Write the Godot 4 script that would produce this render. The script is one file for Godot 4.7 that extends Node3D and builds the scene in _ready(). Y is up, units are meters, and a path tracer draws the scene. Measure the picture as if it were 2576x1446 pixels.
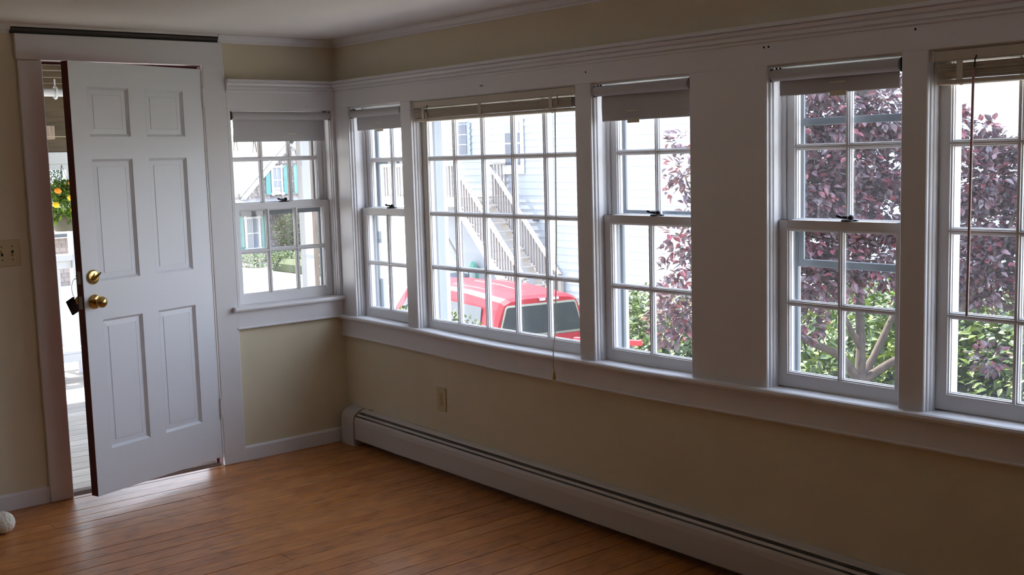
extends Node3D
# A corner of an old cottage room: a six-panel door ajar on a porch, a row of divided-light
# windows over a baseboard heater, worn plank floor; outside a street, a white house with
# stairs, a red pickup and a purple-leaved plum tree.  y up, metres; the room's far corner
# (floor) is the origin, the door wall lies on z = 0, the window wall on x = 0.

var M := {}
var cache := {}
var names := {}
var rng := RandomNumberGenerator.new()

const TILT := 0.016            # the old floor drops a little away from the door wall
const ROOM_X := -5.2
const ROOM_Z := 8.2
const CEIL := 2.187
const OUT := 0.16              # thickness of the outer walls

# ------------------------------------------------------------------ small helpers
func numbered(n: String) -> String:
	if not names.has(n):
		names[n] = 0
		return n
	names[n] += 1
	return "%s_%03d" % [n, names[n]]

func tag(o: Node, label := "", category := "", group := "", kind := "") -> Node:
	if label: o.set_meta("label", label)
	if category: o.set_meta("category", category)
	if group: o.set_meta("group", group)
	if kind: o.set_meta("kind", kind)
	return o

func thing(called: String, at := Vector3.ZERO, turn := 0.0) -> Node3D:
	var o := Node3D.new()
	o.name = numbered(called)
	add_child(o)
	o.position = at
	o.rotation.y = turn
	return o

func put(called: String, mesh: Mesh, mat: Material, parent: Node = null, at := Vector3.ZERO, rot := Vector3.ZERO) -> MeshInstance3D:
	var o := MeshInstance3D.new()
	o.mesh = mesh
	o.material_override = mat
	if parent == null:
		o.name = numbered(called)
		add_child(o)
	else:
		o.name = called
		parent.add_child(o, true)
	o.position = at
	o.rotation = rot
	return o

func group_node(called: String, parent: Node, at := Vector3.ZERO, rot := Vector3.ZERO) -> Node3D:
	var o := Node3D.new()
	o.name = called
	parent.add_child(o, true)
	o.position = at
	o.rotation = rot
	return o

func rgb(r: float, g: float, b: float) -> Color:
	return Color(r / 255.0, g / 255.0, b / 255.0)

func paint(c: Color, rough := 0.6, spec := 0.5) -> StandardMaterial3D:
	var m := StandardMaterial3D.new()
	m.albedo_color = c
	m.roughness = rough
	m.metallic_specular = spec
	return m

func noise_tex(freq: float, lo: Color, hi: Color, sd: int, octaves := 4, size := 512, mid := Color(0, 0, 0, 0)) -> NoiseTexture2D:
	var n := FastNoiseLite.new()
	n.noise_type = FastNoiseLite.TYPE_SIMPLEX
	n.seed = sd
	n.frequency = freq
	n.fractal_octaves = octaves
	var g := Gradient.new()
	if mid.a > 0.0:
		g.offsets = PackedFloat32Array([0.0, 0.5, 1.0])
		g.colors = PackedColorArray([lo, mid, hi])
	else:
		g.offsets = PackedFloat32Array([0.0, 1.0])
		g.colors = PackedColorArray([lo, hi])
	var t := NoiseTexture2D.new()
	t.width = size
	t.height = size
	t.seamless = true
	t.noise = n
	t.color_ramp = g
	return t

# ------------------------------------------------------------------ mesh building
func start() -> SurfaceTool:
	var st := SurfaceTool.new()
	st.begin(Mesh.PRIMITIVE_TRIANGLES)
	return st

func tri(st: SurfaceTool, a: Vector3, b: Vector3, c: Vector3, n: Vector3) -> void:
	st.set_normal(n)
	if (a - c).cross(a - b).dot(n) < 0.0:
		st.add_vertex(a); st.add_vertex(c); st.add_vertex(b)
	else:
		st.add_vertex(a); st.add_vertex(b); st.add_vertex(c)

func tri3(st: SurfaceTool, a: Vector3, b: Vector3, c: Vector3, na: Vector3, nb: Vector3, nc: Vector3) -> void:
	if (a - c).cross(a - b).dot(na + nb + nc) < 0.0:
		st.set_normal(na); st.add_vertex(a)
		st.set_normal(nc); st.add_vertex(c)
		st.set_normal(nb); st.add_vertex(b)
	else:
		st.set_normal(na); st.add_vertex(a)
		st.set_normal(nb); st.add_vertex(b)
		st.set_normal(nc); st.add_vertex(c)

func quad(st: SurfaceTool, a: Vector3, b: Vector3, c: Vector3, d: Vector3, n: Vector3) -> void:
	tri(st, a, b, c, n)
	tri(st, a, c, d, n)

func quad_auto(st: SurfaceTool, a: Vector3, b: Vector3, c: Vector3, d: Vector3, away: Vector3) -> void:
	var n := (c - a).cross(d - b).normalized()
	if n.dot((a + b + c + d) / 4.0 - away) < 0.0: n = -n
	quad(st, a, b, c, d, n)

# a box with chamfered edges, from corner lo to corner hi
func add_cbox(st: SurfaceTool, lo: Vector3, hi: Vector3, ch := 0.0, x := Transform3D()) -> void:
	var mid := (lo + hi) * 0.5
	var h := (hi - lo) * 0.5
	var c: float = minf(ch, minf(h.x, minf(h.y, h.z)) * 0.9)
	var inn := h - Vector3(c, c, c)
	for a in 3:
		var b := (a + 1) % 3
		var d := (a + 2) % 3
		for s in [-1.0, 1.0]:
			var n := Vector3.ZERO
			n[a] = s
			var p: Array[Vector3] = []
			for k in [[-1, -1], [1, -1], [1, 1], [-1, 1]]:
				var v := Vector3.ZERO
				v[a] = s * h[a]; v[b] = k[0] * inn[b]; v[d] = k[1] * inn[d]
				p.append(x * (mid + v))
			quad(st, p[0], p[1], p[2], p[3], x.basis * n)
			if c <= 0.0: continue
			for s2 in [-1.0, 1.0]:
				var e: Array[Vector3] = []
				for k in [[0, -1], [0, 1], [1, 1], [1, -1]]:
					var v := Vector3.ZERO
					v[a] = s * (h[a] if k[0] == 0 else inn[a])
					v[b] = s2 * (inn[b] if k[0] == 0 else h[b])
					v[d] = k[1] * inn[d]
					e.append(x * (mid + v))
				var en := Vector3.ZERO
				en[a] = s; en[b] = s2
				quad(st, e[0], e[1], e[2], e[3], (x.basis * en).normalized())
	if c > 0.0:
		for sx in [-1.0, 1.0]:
			for sy in [-1.0, 1.0]:
				for sz in [-1.0, 1.0]:
					var s := Vector3(sx, sy, sz)
					tri(st, x * (mid + s * Vector3(h.x, inn.y, inn.z)), x * (mid + s * Vector3(inn.x, h.y, inn.z)), x * (mid + s * Vector3(inn.x, inn.y, h.z)), (x.basis * s).normalized())

func cbox_mesh(size: Vector3, ch := 0.002) -> ArrayMesh:
	var key := "b%.4f_%.4f_%.4f_%.4f" % [size.x, size.y, size.z, ch]
	if not cache.has(key):
		var st := start()
		add_cbox(st, -size * 0.5, size * 0.5, ch)
		cache[key] = st.commit()
	return cache[key]

# one box part between two corners
func box(called: String, mat: Material, parent: Node, lo: Vector3, hi: Vector3, ch := 0.002, rot := Vector3.ZERO) -> MeshInstance3D:
	return put(called, cbox_mesh(hi - lo, ch), mat, parent, (lo + hi) * 0.5, rot)

# sweep a closed counter-clockwise profile along frames [origin, ex, ey]
func add_sweep(st: SurfaceTool, prof: PackedVector2Array, frames: Array, caps := true) -> void:
	var n := prof.size()
	for i in frames.size() - 1:
		var f: Array = frames[i]
		var g: Array = frames[i + 1]
		for k in n:
			var p := prof[k]
			var q := prof[(k + 1) % n]
			var e := q - p
			if e.length() < 1e-7: continue
			var nn: Vector3 = (f[1] * e.y - f[2] * e.x).normalized()
			quad(st, f[0] + f[1] * p.x + f[2] * p.y, f[0] + f[1] * q.x + f[2] * q.y, g[0] + g[1] * q.x + g[2] * q.y, g[0] + g[1] * p.x + g[2] * p.y, nn)
	if caps:
		var idx := Geometry2D.triangulate_polygon(prof)
		for side in 2:
			var f: Array = frames[0] if side == 0 else frames[frames.size() - 1]
			var o: Array = frames[1] if side == 0 else frames[frames.size() - 2]
			var nn: Vector3 = (f[0] - o[0]).normalized()
			for t in range(0, idx.size(), 3):
				var v: Array[Vector3] = []
				for j in 3:
					var p := prof[idx[t + j]]
					v.append(f[0] + f[1] * p.x + f[2] * p.y)
				tri(st, v[0], v[1], v[2], nn)

func sweep_mesh(prof: PackedVector2Array, frames: Array) -> ArrayMesh:
	var st := start()
	add_sweep(st, prof, frames)
	return st.commit()

func pv(a: Array) -> PackedVector2Array:
	var out := PackedVector2Array()
	for i in range(0, a.size(), 2):
		out.append(Vector2(a[i], a[i + 1]))
	# make it counter-clockwise
	var area := 0.0
	for i in out.size():
		var p := out[i]
		var q := out[(i + 1) % out.size()]
		area += p.x * q.y - q.x * p.y
	if area < 0.0: out.reverse()
	return out

# tube with smooth normals; radius may be one number or one for each point
func add_tube(st: SurfaceTool, pts: Array, radius, seg := 8, caps := true) -> void:
	var rings: Array = []
	var nrm: Array = []
	var up := Vector3(0.31, 0.83, 0.46).normalized()
	for i in pts.size():
		var d: Vector3 = (pts[mini(i + 1, pts.size() - 1)] - pts[maxi(i - 1, 0)]).normalized()
		if absf(d.dot(up)) > 0.97: up = Vector3(0.9, 0.1, -0.42).normalized()
		var ex := up.cross(d).normalized()
		var ey := d.cross(ex).normalized()
		up = ey
		var r: float = radius[i] if radius is Array else radius
		var ring: Array[Vector3] = []
		var nn: Array[Vector3] = []
		for k in seg:
			var a := TAU * k / seg
			var v := ex * cos(a) + ey * sin(a)
			ring.append(pts[i] + v * r)
			nn.append(v)
		rings.append(ring)
		nrm.append(nn)
	for i in pts.size() - 1:
		for k in seg:
			var j := (k + 1) % seg
			tri3(st, rings[i][k], rings[i][j], rings[i + 1][j], nrm[i][k], nrm[i][j], nrm[i + 1][j])
			tri3(st, rings[i][k], rings[i + 1][j], rings[i + 1][k], nrm[i][k], nrm[i + 1][j], nrm[i + 1][k])
	if caps:
		for e in [0, pts.size() - 1]:
			var n: Vector3 = (pts[0] - pts[1]).normalized() if e == 0 else (pts[e] - pts[e - 1]).normalized()
			for k in seg:
				tri(st, pts[e], rings[e][k], rings[e][(k + 1) % seg], n)

func tube_mesh(pts: Array, radius, seg := 8) -> ArrayMesh:
	var st := start()
	add_tube(st, pts, radius, seg)
	return st.commit()

# lathe: profile of (radius, height) about the y axis of x
func add_lathe(st: SurfaceTool, prof: PackedVector2Array, seg := 24, x := Transform3D()) -> void:
	var m := prof.size()
	var nr: Array[Vector2] = []
	for i in m:
		var d := prof[mini(i + 1, m - 1)] - prof[maxi(i - 1, 0)]
		nr.append(Vector2(d.y, -d.x).normalized())
	for i in m - 1:
		for k in seg:
			var a := TAU * k / seg
			var b := TAU * (k + 1) / seg
			var ca := Vector3(cos(a), 0, sin(a))
			var cb := Vector3(cos(b), 0, sin(b))
			var up := Vector3.UP
			var p00 := x * (ca * prof[i].x + up * prof[i].y)
			var p01 := x * (cb * prof[i].x + up * prof[i].y)
			var p10 := x * (ca * prof[i + 1].x + up * prof[i + 1].y)
			var p11 := x * (cb * prof[i + 1].x + up * prof[i + 1].y)
			var n00 := (x.basis * (ca * nr[i].x + up * nr[i].y)).normalized()
			var n01 := (x.basis * (cb * nr[i].x + up * nr[i].y)).normalized()
			var n10 := (x.basis * (ca * nr[i + 1].x + up * nr[i + 1].y)).normalized()
			var n11 := (x.basis * (cb * nr[i + 1].x + up * nr[i + 1].y)).normalized()
			if prof[i].x > 1e-6: tri3(st, p00, p01, p11, n00, n01, n11)
			if prof[i + 1].x > 1e-6: tri3(st, p00, p11, p10, n00, n11, n10)

func lathe_mesh(a: Array, seg := 24, x := Transform3D()) -> ArrayMesh:
	var prof := PackedVector2Array()
	for i in range(0, a.size(), 2): prof.append(Vector2(a[i], a[i + 1]))
	var st := start()
	add_lathe(st, prof, seg, x)
	return st.commit()

func leaf_mesh(l: float, w: float) -> ArrayMesh:
	var st := start()
	var rib: Array[Vector3] = []
	var left: Array[Vector3] = []
	var right: Array[Vector3] = []
	for k in 5:
		var t := k / 4.0
		var hw: float = w * 0.5 * [0.0, 0.8, 1.0, 0.62, 0.0][k]
		var bend := -l * 0.16 * t * t
		rib.append(Vector3(0, bend, l * t))
		left.append(Vector3(-hw, bend + hw * 0.3, l * t))
		right.append(Vector3(hw, bend + hw * 0.3, l * t))
	for k in 4:
		for side in [left, right]:
			for f in [[rib[k], side[k], side[k + 1]], [rib[k], side[k + 1], rib[k + 1]]]:
				var n: Vector3 = (f[1] - f[0]).cross(f[2] - f[0])
				if n.length() < 1e-9: continue
				n = n.normalized()
				if n.y < 0: n = -n
				tri(st, f[0], f[1], f[2], n)
	return st.commit()

# leaves in the given blobs [centre, radii, count]; colours picked from cols
func foliage(called: String, parent: Node, blobs: Array, mesh: Mesh, mat: Material, cols: Array, sd: int, hollow := 0.35, smin := 0.7, smax := 1.25) -> MultiMeshInstance3D:
	var r := RandomNumberGenerator.new()
	r.seed = sd
	var total := 0
	for b in blobs: total += b[2]
	var mm := MultiMesh.new()
	mm.transform_format = MultiMesh.TRANSFORM_3D
	mm.use_colors = true
	mm.mesh = mesh
	mm.instance_count = total
	var i := 0
	for b in blobs:
		for k in b[2]:
			var v := Vector3(r.randf_range(-1, 1), r.randf_range(-1, 1), r.randf_range(-1, 1)).normalized()
			var rad := pow(r.randf_range(hollow * hollow * hollow, 1.0), 1.0 / 3.0)
			var p: Vector3 = b[0] + v * rad * b[1]
			var out := (v + Vector3(r.randf_range(-0.9, 0.9), r.randf_range(-0.8, 0.7), r.randf_range(-0.9, 0.9))).normalized()
			var up := Vector3(r.randf_range(-0.7, 0.7), 1.0, r.randf_range(-0.7, 0.7)).normalized()
			var ex := up.cross(out)
			if ex.length() < 0.05: ex = Vector3.RIGHT
			ex = ex.normalized()
			var ey := out.cross(ex).normalized()
			var s := r.randf_range(smin, smax)
			mm.set_instance_transform(i, Transform3D(Basis(ex, ey, out).scaled(Vector3(s, s, s)), p))
			var c: Color = cols[r.randi() % cols.size()]
			var f := r.randf_range(0.8, 1.2)
			mm.set_instance_color(i, Color(c.r * f, c.g * f, c.b * f))
			i += 1
	var o := MultiMeshInstance3D.new()
	o.multimesh = mm
	o.material_override = mat
	o.name = called
	parent.add_child(o, true)
	o.set_meta("kind", "stuff")
	return o

# ------------------------------------------------------------------ materials
func wood_mat(base: Color, sd: int, scale: Vector3, off: Vector3, rough: float, patches: Texture2D = null) -> StandardMaterial3D:
	var m := paint(base, rough)
	m.albedo_texture = M.grain
	m.uv1_triplanar = true
	m.uv1_world_triplanar = true
	m.uv1_scale = scale
	m.uv1_offset = off
	if patches:
		m.detail_enabled = true
		m.detail_albedo = patches
		m.detail_blend_mode = BaseMaterial3D.BLEND_MODE_MUL
		m.detail_uv_layer = BaseMaterial3D.DETAIL_UV_2
		m.uv2_triplanar = true
		m.uv2_world_triplanar = true
		m.uv2_scale = Vector3(0.5, 0.9, 0.9)
	return m

func leaf_mat(back := 0.5, rough := 0.45) -> StandardMaterial3D:
	var m := paint(Color.WHITE, rough)
	m.vertex_color_use_as_albedo = true
	m.backlight_enabled = true
	m.backlight = Color(back, back, back)
	m.cull_mode = BaseMaterial3D.CULL_DISABLED
	return m

func glass_mat(alpha: float, haze: float) -> StandardMaterial3D:
	var m := paint(Color(0.93, 0.95, 1.0, alpha), 0.03)
	m.transparency = BaseMaterial3D.TRANSPARENCY_ALPHA
	if haze > 0.0:
		m.backlight_enabled = true
		m.backlight = Color(haze, haze, haze)
	return m

func materials() -> void:
	M.grain = noise_tex(0.012, Color(0.80, 0.78, 0.76), Color(1, 1, 1), 11, 5, 512, Color(0.94, 0.935, 0.93))
	M.wear = noise_tex(0.010, Color(0.55, 0.53, 0.53), Color(1, 0.98, 0.95), 23, 6, 1024, Color(0.96, 0.94, 0.93))
	var wg: Gradient = M.wear.color_ramp
	wg.offsets = PackedFloat32Array([0.0, 0.10, 0.28, 0.55, 0.8, 1.0])
	wg.colors = PackedColorArray([Color(0.52, 0.50, 0.51), Color(0.80, 0.78, 0.78), Color(0.91, 0.89, 0.88), Color(0.96, 0.95, 0.95), Color(1, 0.97, 0.91), Color(1, 1, 1)])
	M.trim = paint(rgb(234, 233, 234), 0.38)
	M.door = paint(rgb(234, 236, 240), 0.42)
	M.wall = paint(rgb(232, 222, 194), 0.75)
	M.wall.albedo_texture = noise_tex(0.01, Color(0.965, 0.96, 0.95), Color(1, 1, 1), 5, 3, 256)
	M.wall.uv1_triplanar = true
	M.wall.uv1_world_triplanar = true
	M.wall.uv1_scale = Vector3(0.7, 0.7, 0.7)
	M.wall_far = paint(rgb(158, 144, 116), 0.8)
	M.ceiling = paint(rgb(242, 238, 234), 0.85)
	M.maroon = paint(rgb(88, 26, 30), 0.45)
	M.jamb_old = paint(rgb(128, 92, 90), 0.5)
	M.brass = paint(rgb(206, 176, 112), 0.22)
	M.brass.metallic = 1.0
	M.steel = paint(rgb(150, 150, 152), 0.35)
	M.steel.metallic = 0.9
	M.bronze = paint(rgb(34, 29, 27), 0.4)
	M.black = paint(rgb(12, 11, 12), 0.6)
	M.shadow_gap = paint(rgb(74, 68, 62), 0.5)
	M.gap = paint(rgb(20, 13, 9), 0.95)
	M.heater = paint(rgb(206, 200, 194), 0.42)
	M.ivory = paint(rgb(206, 188, 142), 0.4)
	M.shade = paint(rgb(198, 196, 197), 0.8)
	M.shade.backlight_enabled = true
	M.shade.backlight = Color(0.10, 0.10, 0.11)
	M.pull = paint(rgb(226, 220, 200), 0.4)
	M.pull.backlight_enabled = true
	M.pull.backlight = Color(0.2, 0.19, 0.15)
	M.slat = paint(rgb(206, 196, 178), 0.5)
	M.slat.backlight_enabled = true
	M.slat.backlight = Color(0.12, 0.1, 0.06)
	M.tape = paint(rgb(214, 206, 190), 0.8)
	M.cord = paint(rgb(214, 202, 178), 0.8)
	M.wand = paint(rgb(168, 136, 128), 0.35)
	M.tassel = paint(rgb(206, 152, 70), 0.6)
	M.wool = paint(rgb(226, 218, 200), 1.0)
	M.wool.rim_enabled = true
	M.wool.rim = 0.6
	var fuzz := noise_tex(0.05, Color.BLACK, Color.WHITE, 9, 3, 256)
	fuzz.as_normal_map = true
	fuzz.bump_strength = 6.0
	M.wool.normal_enabled = true
	M.wool.normal_texture = fuzz
	M.wool.uv1_triplanar = true
	M.wool.uv1_scale = Vector3(4, 4, 4)
	M.navy = paint(rgb(22, 24, 34), 0.5)
	M.glass = glass_mat(0.03, 0.10)
	M.glass_dark = paint(rgb(58, 64, 76), 0.08)
	M.storm = paint(rgb(104, 112, 118), 0.5)
	M.storm.metallic = 0.2
	M.outer_jamb = paint(rgb(150, 155, 160), 0.6)
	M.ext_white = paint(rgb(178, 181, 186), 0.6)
	M.ext_wood = wood_mat(rgb(150, 134, 120), 3, Vector3(6, 0.5, 6), Vector3.ZERO, 0.8)
	M.plank = []
	var tones := [rgb(204, 134, 72), rgb(199, 128, 67), rgb(208, 139, 77), rgb(196, 127, 69), rgb(205, 137, 77), rgb(201, 133, 70), rgb(209, 142, 81), rgb(198, 128, 66)]
	for i in tones.size():
		M.plank.append(wood_mat(tones[i], 40 + i, Vector3(0.9, 8.0, 9.0), Vector3(i * 0.37, i * 0.13, i * 0.291), 0.33, M.wear))
	M.deck = []
	for i in 4:
		M.deck.append(wood_mat([rgb(158, 152, 142), rgb(148, 142, 133), rgb(166, 160, 150), rgb(154, 147, 136)][i], 60 + i, Vector3(0.3, 4, 5), Vector3(i * 0.41, 0, i * 0.23), 0.8))
	M.porch_brown = wood_mat(rgb(82, 70, 52), 7, Vector3(0.4, 4, 4), Vector3.ZERO, 0.8)
	M.leaf_purple = leaf_mat(0.6, 0.28)
	M.leaf_green = leaf_mat(0.55, 0.45)
	M.bark = paint(rgb(76, 66, 60), 0.9)
	M.bark.albedo_texture = noise_tex(0.03, Color(0.55, 0.53, 0.5), Color(1, 1, 1), 31, 4, 256)
	M.bark.uv1_triplanar = true
	M.bark.uv1_world_triplanar = true
	M.bark.uv1_scale = Vector3(2.5, 1.0, 2.5)

# ------------------------------------------------------------------ heights along the sagging window stool
const SAG := [[-1.0, 0.706], [0.2, 0.705], [0.66, 0.698], [1.03, 0.688], [1.35, 0.682], [1.92, 0.683], [2.25, 0.682], [2.54, 0.686], [3.01, 0.693], [3.28, 0.695], [3.81, 0.701], [9.0, 0.702]]

func sag(z: float) -> float:
	for i in SAG.size() - 1:
		if z <= SAG[i + 1][0]:
			var t: float = (z - SAG[i][0]) / (SAG[i + 1][0] - SAG[i][0])
			return lerpf(SAG[i][1], SAG[i + 1][1], clampf(t, 0, 1))
	return 0.70

func floor_y(z: float) -> float:
	return -z * tan(TILT)

# ================================================================== build
func _ready() -> void:
	camera_and_light()
	materials()
	room_shell()
	room_trim()
	windows()
	door()
	shades_and_blinds()
	heater_and_fittings()
	porch()
	street()
	white_house()
	pickup()
	plum_tree()

func camera_and_light() -> void:
	var cam := Camera3D.new()
	cam.name = "camera"
	add_child(cam)
	cam.position = Vector3(-3.25925, 1.53467, 5.33081)
	cam.rotation = Vector3(deg_to_rad(-6.56546), deg_to_rad(-39.97864), deg_to_rad(-1.6124))
	cam.fov = rad_to_deg(2.0 * atan(723.0 / 2834.63))
	cam.near = 0.05
	cam.far = 600.0
	cam.current = true

	var sky_mat := ProceduralSkyMaterial.new()
	sky_mat.sky_top_color = rgb(204, 221, 250)
	sky_mat.sky_horizon_color = rgb(234, 243, 255)
	sky_mat.sky_curve = 0.3
	sky_mat.ground_bottom_color = rgb(150, 146, 138)
	sky_mat.ground_horizon_color = rgb(200, 198, 194)
	var sky := Sky.new()
	sky.sky_material = sky_mat
	var env := Environment.new()
	env.background_mode = Environment.BG_SKY
	env.sky = sky
	env.background_energy_multiplier = 1.0
	env.tonemap_mode = Environment.TONE_MAPPER_LINEAR
	env.tonemap_exposure = 7.6
	env.sdfgi_enabled = true
	env.ssao_enabled = true
	env.ssil_enabled = true
	var we := WorldEnvironment.new()
	we.name = "environment"
	we.environment = env
	add_child(we)

	var sun := DirectionalLight3D.new()
	sun.name = "sun"
	add_child(sun)
	sun.light_color = Color(1.0, 0.965, 0.9)
	sun.light_energy = 1.4
	sun.light_angular_distance = 0.6
	sun.shadow_enabled = true
	sun.look_at_from_position(Vector3(-0.06, 0.75, -0.66) * 20.0, Vector3.ZERO, Vector3.UP)

# ------------------------------------------------------------------ room shell
func room_shell() -> void:
	# floor: strips of pine laid along x, on a dark subfloor
	var fl := thing("floor")
	tag(fl, "worn orange-brown pine strip floor", "floor", "", "structure")
	fl.rotation.x = TILT
	put("subfloor", cbox_mesh(Vector3(-ROOM_X + 0.3, 0.06, ROOM_Z + 0.3), 0.0), M.gap, fl, Vector3(ROOM_X * 0.5, -0.0525, ROOM_Z * 0.5))
	var r := RandomNumberGenerator.new()
	r.seed = 77
	var pw := 0.0941
	var known := {8: -1.176, 7: -0.759, 14: -1.178, 15: -0.775, 18: -0.766, 11: -1.9, 10: -2.35, 5: -2.2, 3: -1.75, 12: -0.42, 16: -2.0, 13: -2.5, 19: -1.7, 9: -2.9}
	var row := -1
	while true:
		var z0 := 0.036 + pw * row
		if z0 > ROOM_Z: break
		var z1 := z0 + pw
		var za := maxf(z0, 0.0) + 0.0017
		var zb := minf(z1, ROOM_Z) - 0.0017
		if zb - za > 0.004:
			var cuts: Array = [0.0]
			var c: float = known[row] if known.has(row) else -r.randf_range(0.3, 2.4)
			while c > ROOM_X + 0.4:
				cuts.append(c)
				c -= [1.8, 2.1, 2.4, 2.7][r.randi() % 4]
			cuts.append(ROOM_X)
			for i in cuts.size() - 1:
				var w: float = cuts[i] - cuts[i + 1] - 0.001
				var lift := r.randf_range(-0.0006, 0.0006)
				put("plank", cbox_mesh(Vector3(snappedf(w, 0.0005), 0.022, zb - za), 0.0007), M.plank[r.randi() % M.plank.size()], fl, Vector3((cuts[i] + cuts[i + 1]) * 0.5, -0.011 + lift, (za + zb) * 0.5))
		row += 1

	tag(put("ceiling", cbox_mesh(Vector3(-ROOM_X + 2 * OUT, 0.16, ROOM_Z + 2 * OUT), 0.0), M.ceiling, null, Vector3(ROOM_X * 0.5, CEIL + 0.08, ROOM_Z * 0.5)), "flat off-white plaster ceiling", "ceiling", "", "structure")

	# door wall, z from -OUT to 0, with the door and one window opening
	var st := start()
	var ya := -0.3
	add_cbox(st, Vector3(ROOM_X - OUT, ya, -OUT), Vector3(-1.553, CEIL, 0))
	add_cbox(st, Vector3(-1.553, 2.045, -OUT), Vector3(-0.754, CEIL, 0))
	add_cbox(st, Vector3(-1.553, ya, -OUT), Vector3(-0.754, -0.045, 0))
	add_cbox(st, Vector3(-0.754, ya, -OUT), Vector3(-0.65, CEIL, 0))
	add_cbox(st, Vector3(-0.65, ya, -OUT), Vector3(-0.02, 0.79, 0))
	add_cbox(st, Vector3(-0.65, 1.836, -OUT), Vector3(-0.02, CEIL, 0))
	add_cbox(st, Vector3(-0.02, ya, -OUT), Vector3(0.0, CEIL, 0))
	tag(put("wall_back", st.commit(), M.wall), "cream yellow wall around the open door", "wall", "", "structure")

	# window wall, x from 0 to OUT
	st = start()
	var zs := WB
	add_cbox(st, Vector3(0, ya, -OUT), Vector3(OUT, 0.66, ROOM_Z + OUT))
	add_cbox(st, Vector3(0, 1.846, -OUT), Vector3(OUT, CEIL, ROOM_Z + OUT))
	var prev := -OUT
	for w in zs:
		add_cbox(st, Vector3(0, 0.66, prev), Vector3(OUT, 1.846, w[0] - 0.02))
		prev = w[1] + 0.02
	add_cbox(st, Vector3(0, 0.66, prev), Vector3(OUT, 1.846, ROOM_Z + OUT))
	tag(put("wall_right", st.commit(), M.wall), "cream yellow wall under the row of windows", "wall", "", "structure")

	st = start()
	add_cbox(st, Vector3(ROOM_X - OUT, ya, 0), Vector3(ROOM_X, CEIL, ROOM_Z + OUT))
	tag(put("wall_left", st.commit(), M.wall_far), "tan wall opposite the windows", "wall", "", "structure")
	st = start()
	add_cbox(st, Vector3(ROOM_X, ya, ROOM_Z), Vector3(0, CEIL, ROOM_Z + OUT))
	tag(put("wall_front", st.commit(), M.wall_far), "tan wall opposite the door", "wall", "", "structure")

# openings in the window wall: z from, z to, columns, "hung" or "fixed"
const WB := [[0.153, 0.639, "hung"], [0.728, 1.904, "fixed"], [1.997, 2.522, "hung"], [2.874, 3.390, "hung"], [3.480, 4.656, "fixed"], [4.748, 5.235, "hung"]]  # the last opening is out of view, added to let in more daylight

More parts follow.
